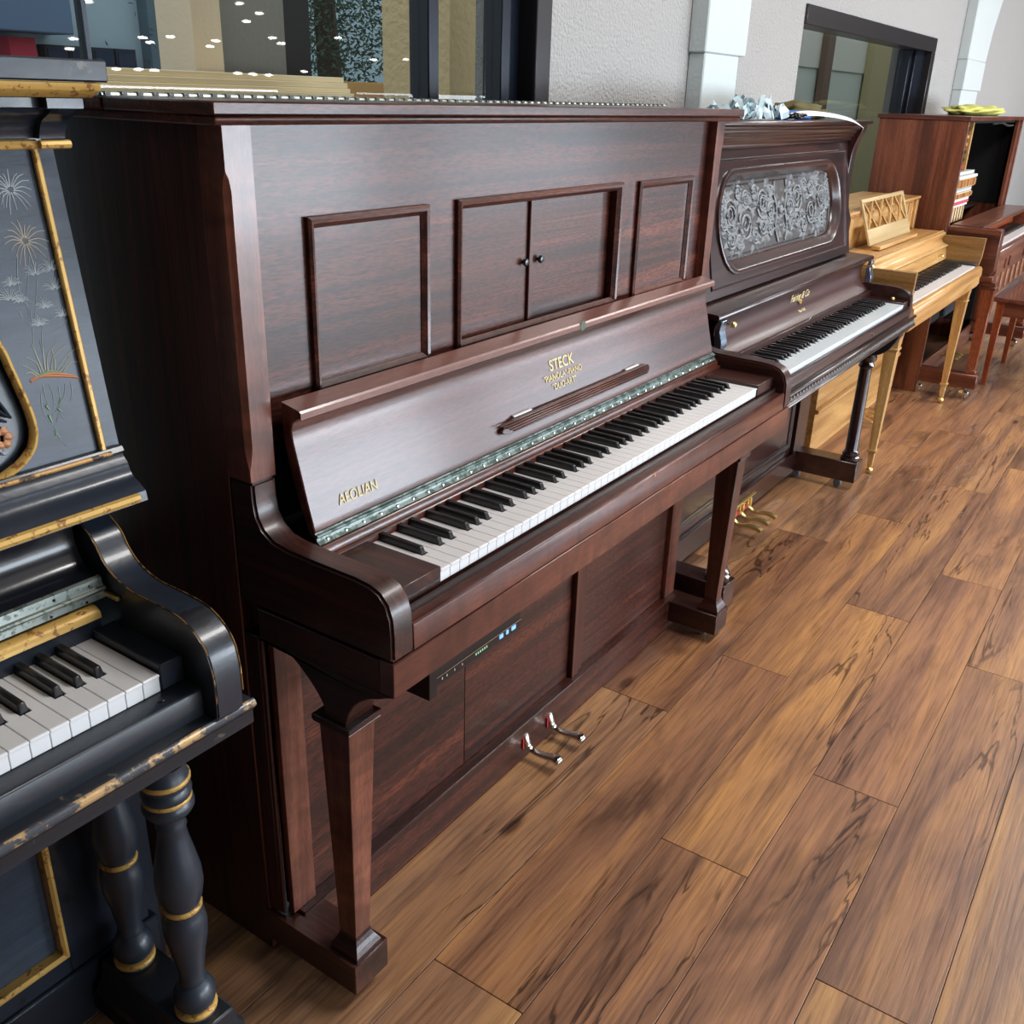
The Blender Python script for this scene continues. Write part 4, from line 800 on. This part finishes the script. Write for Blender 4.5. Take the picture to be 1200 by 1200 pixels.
# fallboard, arms and keys
MB().prism(bez([(.150,.826),(.176,.836),(.190,.862),(.190,.895),(.186,.9045)],4)+[(.25,.9045),(.25,.80),(.152,.80)], 'x', XL+.03, .028).done('fallboard', mat('glossy black', S(20,22,28), .22, coat=.7, bump=(30,.15,.002)), P0, ang=50)
hp = MB().prism([(.146,.8255),(.150,.8275),(.158,.8255),(.158,.796),(.150,.793),(.143,.798)], 'x', -1.25, .030); hp.tube([(-1.25,.1435,.811),(.031,.1435,.811)], .0035, 8); hp = hp.done('fallboard_hinge', HINGE, P0)
for i in range(26):
    MB().lathe([(.003,.1475),(.002,.1445)], .012-i*.048, .820, 8, ax='y').done('screw', NICK, hp)
    MB().lathe([(.003,.1460),(.002,.1420)], .004-i*.048, .801, 8, ax='y').done('screw', NICK, hp)
MB().prism([(.150,.7925),(.140,.7925),(.132,.787),(.131,.779),(.138,.775),(.150,.775)], 'x', -1.25, .014).done('gilt_rail', GOLD, P0, ang=60)
MB().box(-1.25, .016, .1372, .155, .745, .7748).done('name_rail', BLK, P0, .001)
MB().box(.0015, .034, .0, .137, .7285, .764).done('key_block', BLK, P0, .001)
MB().box(-1.256, -1.2235, .0, .137, .7285, .764).done('key_block', BLK, P0, .001)
PA = [(.30,.690),(.30,.9045)]+bez([(.196,.903),(.182,.888),(.160,.872),(.146,.850),(.125,.832),(.090,.821),(.045,.820),(.0,.817),(-.028,.805),(-.048,.785),(-.057,.752),(-.058,.715)],3)+[(-.057,.690)]
for xa, xb in ((.0345,.074), (-1.296,-1.2565)): MB().prism(PA, 'x', xa, xb).done('arm', BLK, P0, .002, seg=2, ang=40)
MB().box(.028, .0335, .115, .165, .800, .806).done('brass_catch', BRASS, P0, .001)
for xa, xb in ((.0335,.0350), (.0735,.0752)): MB().tube([(xa+.0008, y-.0005, z+.0008) for y, z in PA[3:-1]], .0009, 4).done('worn_edge', GOLDW, P0)
MB().prism([(.10,.650),(.10,.728),(-.001,.728),(-.0295,.728),(-.0315,.725),(-.0315,.691),(-.02,.65)], 'x', -1.256, .0345).done('key_slip', BLKW, P0, .001)
MB().lathe([(.0035,.728),(.0045,.7292),(.0035,.7302)], -.012, -.016, 12).done('screw_eye', BLACK, P0)
MB().prism([(.28,.652),(.28,.689),(-.045,.6895),(-.052,.688),(-.056,.682),(-.054,.676),(-.050,.673),(-.050,.652)], 'x', XL-.01, .094).done('key_bed', BLKW, P0, .0015)
MB().prism([(-.0500,.6896),(-.0540,.6880),(-.0568,.6835),(-.0560,.6800),(-.0550,.6820),(-.0520,.6865)], 'x', XL-.01, .0945).done('gilt_edge', worn('half worn gilt edge', S(186,152,104), S(62,66,74), .495, 13, .35, metal=.2), P0)
MB().prism([(.262,.6515),(-.02,.6515)]+bez([(-.005,.64),(.02,.618),(.05,.600),(.09,.585)],3)+[(.24,.585),(.262,.60)], 'x', -.012, .062).done('leg_bracket', BLK, P0, .002)
BAL = [(.030,.1305),(.030,.138),(.026,.142),(.020,.146),(.0285,.150),(.031,.160),(.030,.172),(.024,.184),(.0185,.190),(.020,.194),(.018,.199),(.019,.215),(.024,.250),(.030,.280),(.0315,.300),(.029,.320),(.0245,.330),(.0265,.336),(.0245,.342),(.0290,.352),(.0330,.375),(.0320,.400),(.0265,.430),(.0205,.460),(.0190,.475),(.021,.480),(.019,.485),(.0195,.497),(.0300,.505),(.0345,.513),(.0345,.520),(.0300,.527),(.0325,.533),(.0335,.540),(.0295,.547),(.0320,.553),(.0320,.562),(.0290,.567),(.0290,.584)]
for (bx, by) in ((.022,.055), (.022,.205), (-1.244,.055), (-1.244,.205)):
    l = MB().lathe(BAL, bx, by, 24).done('baluster_leg', mat('black turned wood', S(44,53,64), .4, coat=.2) if by < 10 else None, P0, ang=45)
    for za, rA in ((.1385,.0305), (.336,.0270), (.5285,.0318), (.5585,.0328)):
        MB().lathe([(rA-.003,za-.005),(rA+.0004,za-.003),(rA+.0008,za),(rA+.0004,za+.003),(rA-.003,za+.005)], bx, by, 24).done('gilt_ring', GOLD, l, ang=60)
for x0 in (-.018, -1.284):
    MB().prism([(x0-.012,.035),(x0+.092,.035),(x0+.092,.085),(x0+.080,.102),(x0+.074,.1300),(x0+.006,.1300),(x0,.102),(x0-.012,.085)], 'y', .012, .245).box(x0-.012, x0+.092, -.004, .255, .035, .075).done('toe', BLKW, P0, .003)
    for y in (.03, .22): caster(P0, x0+.04, y, .035)
MB().box(XL+.03, .088, .275, .29, .04, .6515).done('lower_panel', BLKP, P0, smooth=False)
MB().box(-.050, .088, .262, .2745, .13, .6515).box(XL+.03, -.050, .262, .2745, .13, .165).box(XL+.03, -.050, .262, .2745, .56, .6515).done('lower_frame', BLK, P0, .001)
MB().ring(rect(-1.19, -.052, .167, .558), [(0,.262),(0,.256),(.005,.254),(.009,.258),(.009,.2745),(0,.2745)]).done('gilt_strip', GOLD, P0)
MB().box(XL+.03, .100, .255, .29, .02, .1295).done('bottom_rail', BLK, P0, .003)

# ================= small things on the lids =================
def crumple(name, loc, r, m, seed, thick=.004, n=3, flat=1.):
    rg = random.Random(seed); b = MB()
    bmesh.ops.create_icosphere(b.bm, subdivisions=4, radius=1)
    for v in b.bm.verts:
        p = v.co.copy(); q = mnoise.noise(p*2.1+Vector((seed,0,0))); w_ = abs(mnoise.noise(p*5.2+Vector((0,seed,0))))
        s = .92+.30*q-.16*w_; v.co = Vector((p.x*r[0]*s, p.y*r[1]*s, max(-.9*0+0.0, (p.z*.5+.5))*r[2]*(s+.15)*flat))
        if p.z < -.55: v.co.z = 0
    return b.done(name, m, None, smooth=True, ang=170)
PLASTIC = mat('crumpled pale film', S(196,216,222), .3, coat=.3)
bag = MB(); rg = random.Random(21)
for i in range(70):   # folded ribbons of film
    a = rg.uniform(0, 6.28); c = Vector((rg.gauss(0,.085), rg.gauss(0,.035), 0)); P = []
    hgt = rg.uniform(.025,.075)*max(.35, 1-abs(c.x)*4)
    for k in range(7):
        t = k/6; P.append(c+Vector((math.cos(a)*.075*(t-.5)+rg.uniform(-.008,.008), math.sin(a)*.05*(t-.5)+rg.uniform(-.006,.006), .004+hgt*math.sin(t*math.pi)*rg.uniform(.6,1))))
    wd = rg.uniform(.006,.015); n_ = Vector((rg.uniform(-1,1), rg.uniform(-1,1), rg.uniform(0,1))).normalized()*wd
    A = [bag.bm.verts.new(p+n_) for p in P]; B = [bag.bm.verts.new(p-n_*rg.uniform(.3,1)) for p in P]
    for v in A+B: v.co.z = max(.001, v.co.z)
    for k in range(6): bag.face([A[k], A[k+1], B[k+1], B[k]])
o = bag.done('plastic_wrapping', PLASTIC, None, smooth=False); o.location = (1.93, .385, 1.3905)
o.location.z = 1.3590; tag(o, 'crumpled pale blue plastic wrapping lying on top of the dark carved piano', 'wrapping')
cl = crumple('cloth', None, (.20,.075,.05), mat('brown green cloth', S(92,84,48), .9, bump=(60,.5,.003)), 4); cl.location = (2.52, .44, 1.3590); tag(cl, 'brown green cloth bundled on the right end of the dark carved piano', 'cloth')
o = MB().box(-.13, .13, -.012, .012, 0, .026).done('blue_case', mat('blue plastic', S(42,112,206), .35, coat=.3), None, .004); o.location = (2.26, .362, 1.3705); tag(o, 'small flat blue plastic case on the dark carved piano top', 'case')
o.location.z = 1.3592
b_ = MB(); P = bez([(2.10,.330,1.3612),(2.25,.318,1.374),(2.40,.298,1.3705),(2.52,.284,1.3622),(2.60,.272,1.352),(2.67,.264,1.336)], 5)
A = [b_.bm.verts.new((p[0], p[1]-.008, p[2]-.001)) for p in P]; B = [b_.bm.verts.new((p[0]+.004, p[1]+.012, p[2]+.012)) for p in P]
C = [b_.bm.verts.new((v.co.x, v.co.y, v.co.z-.0012)) for v in A]; D = [b_.bm.verts.new((v.co.x, v.co.y, v.co.z-.0012)) for v in B]
for k in range(len(P)-1): b_.face([A[k],A[k+1],B[k+1],B[k]]); b_.face([C[k],D[k],D[k+1],C[k+1]]); b_.face([A[k],C[k],C[k+1],A[k+1]]); b_.face([B[k],B[k+1],D[k+1],D[k]])
o = b_.done('white_strap', mat('white strap', S(232,232,230), .5), None); tag(o, 'white strap curling over the front edge of the dark carved piano top', 'strap')
b_ = MB(); rg = random.Random(8)
for i in range(9): b_.tube(bez([(rg.uniform(-.05,.05), rg.uniform(-.02,.02), rg.uniform(.004,.02)) for _ in range(4)], 4), .0028, 6)
o = b_.done('black_cable', BLACK, None); o.location = (2.10, .30, 1.360); tag(o, 'short tangle of black cable between the plastic wrapping and the blue case', 'cable')
cl = crumple('cloth', None, (.62,.13,.050), mat('yellow green cloth', S(198,196,104), .85, bump=(60,.5,.003)), 9); cl.location = (5.42, .42, 1.3732); tag(cl, 'yellow green cloth spread on top of the open walnut piano', 'cloth')
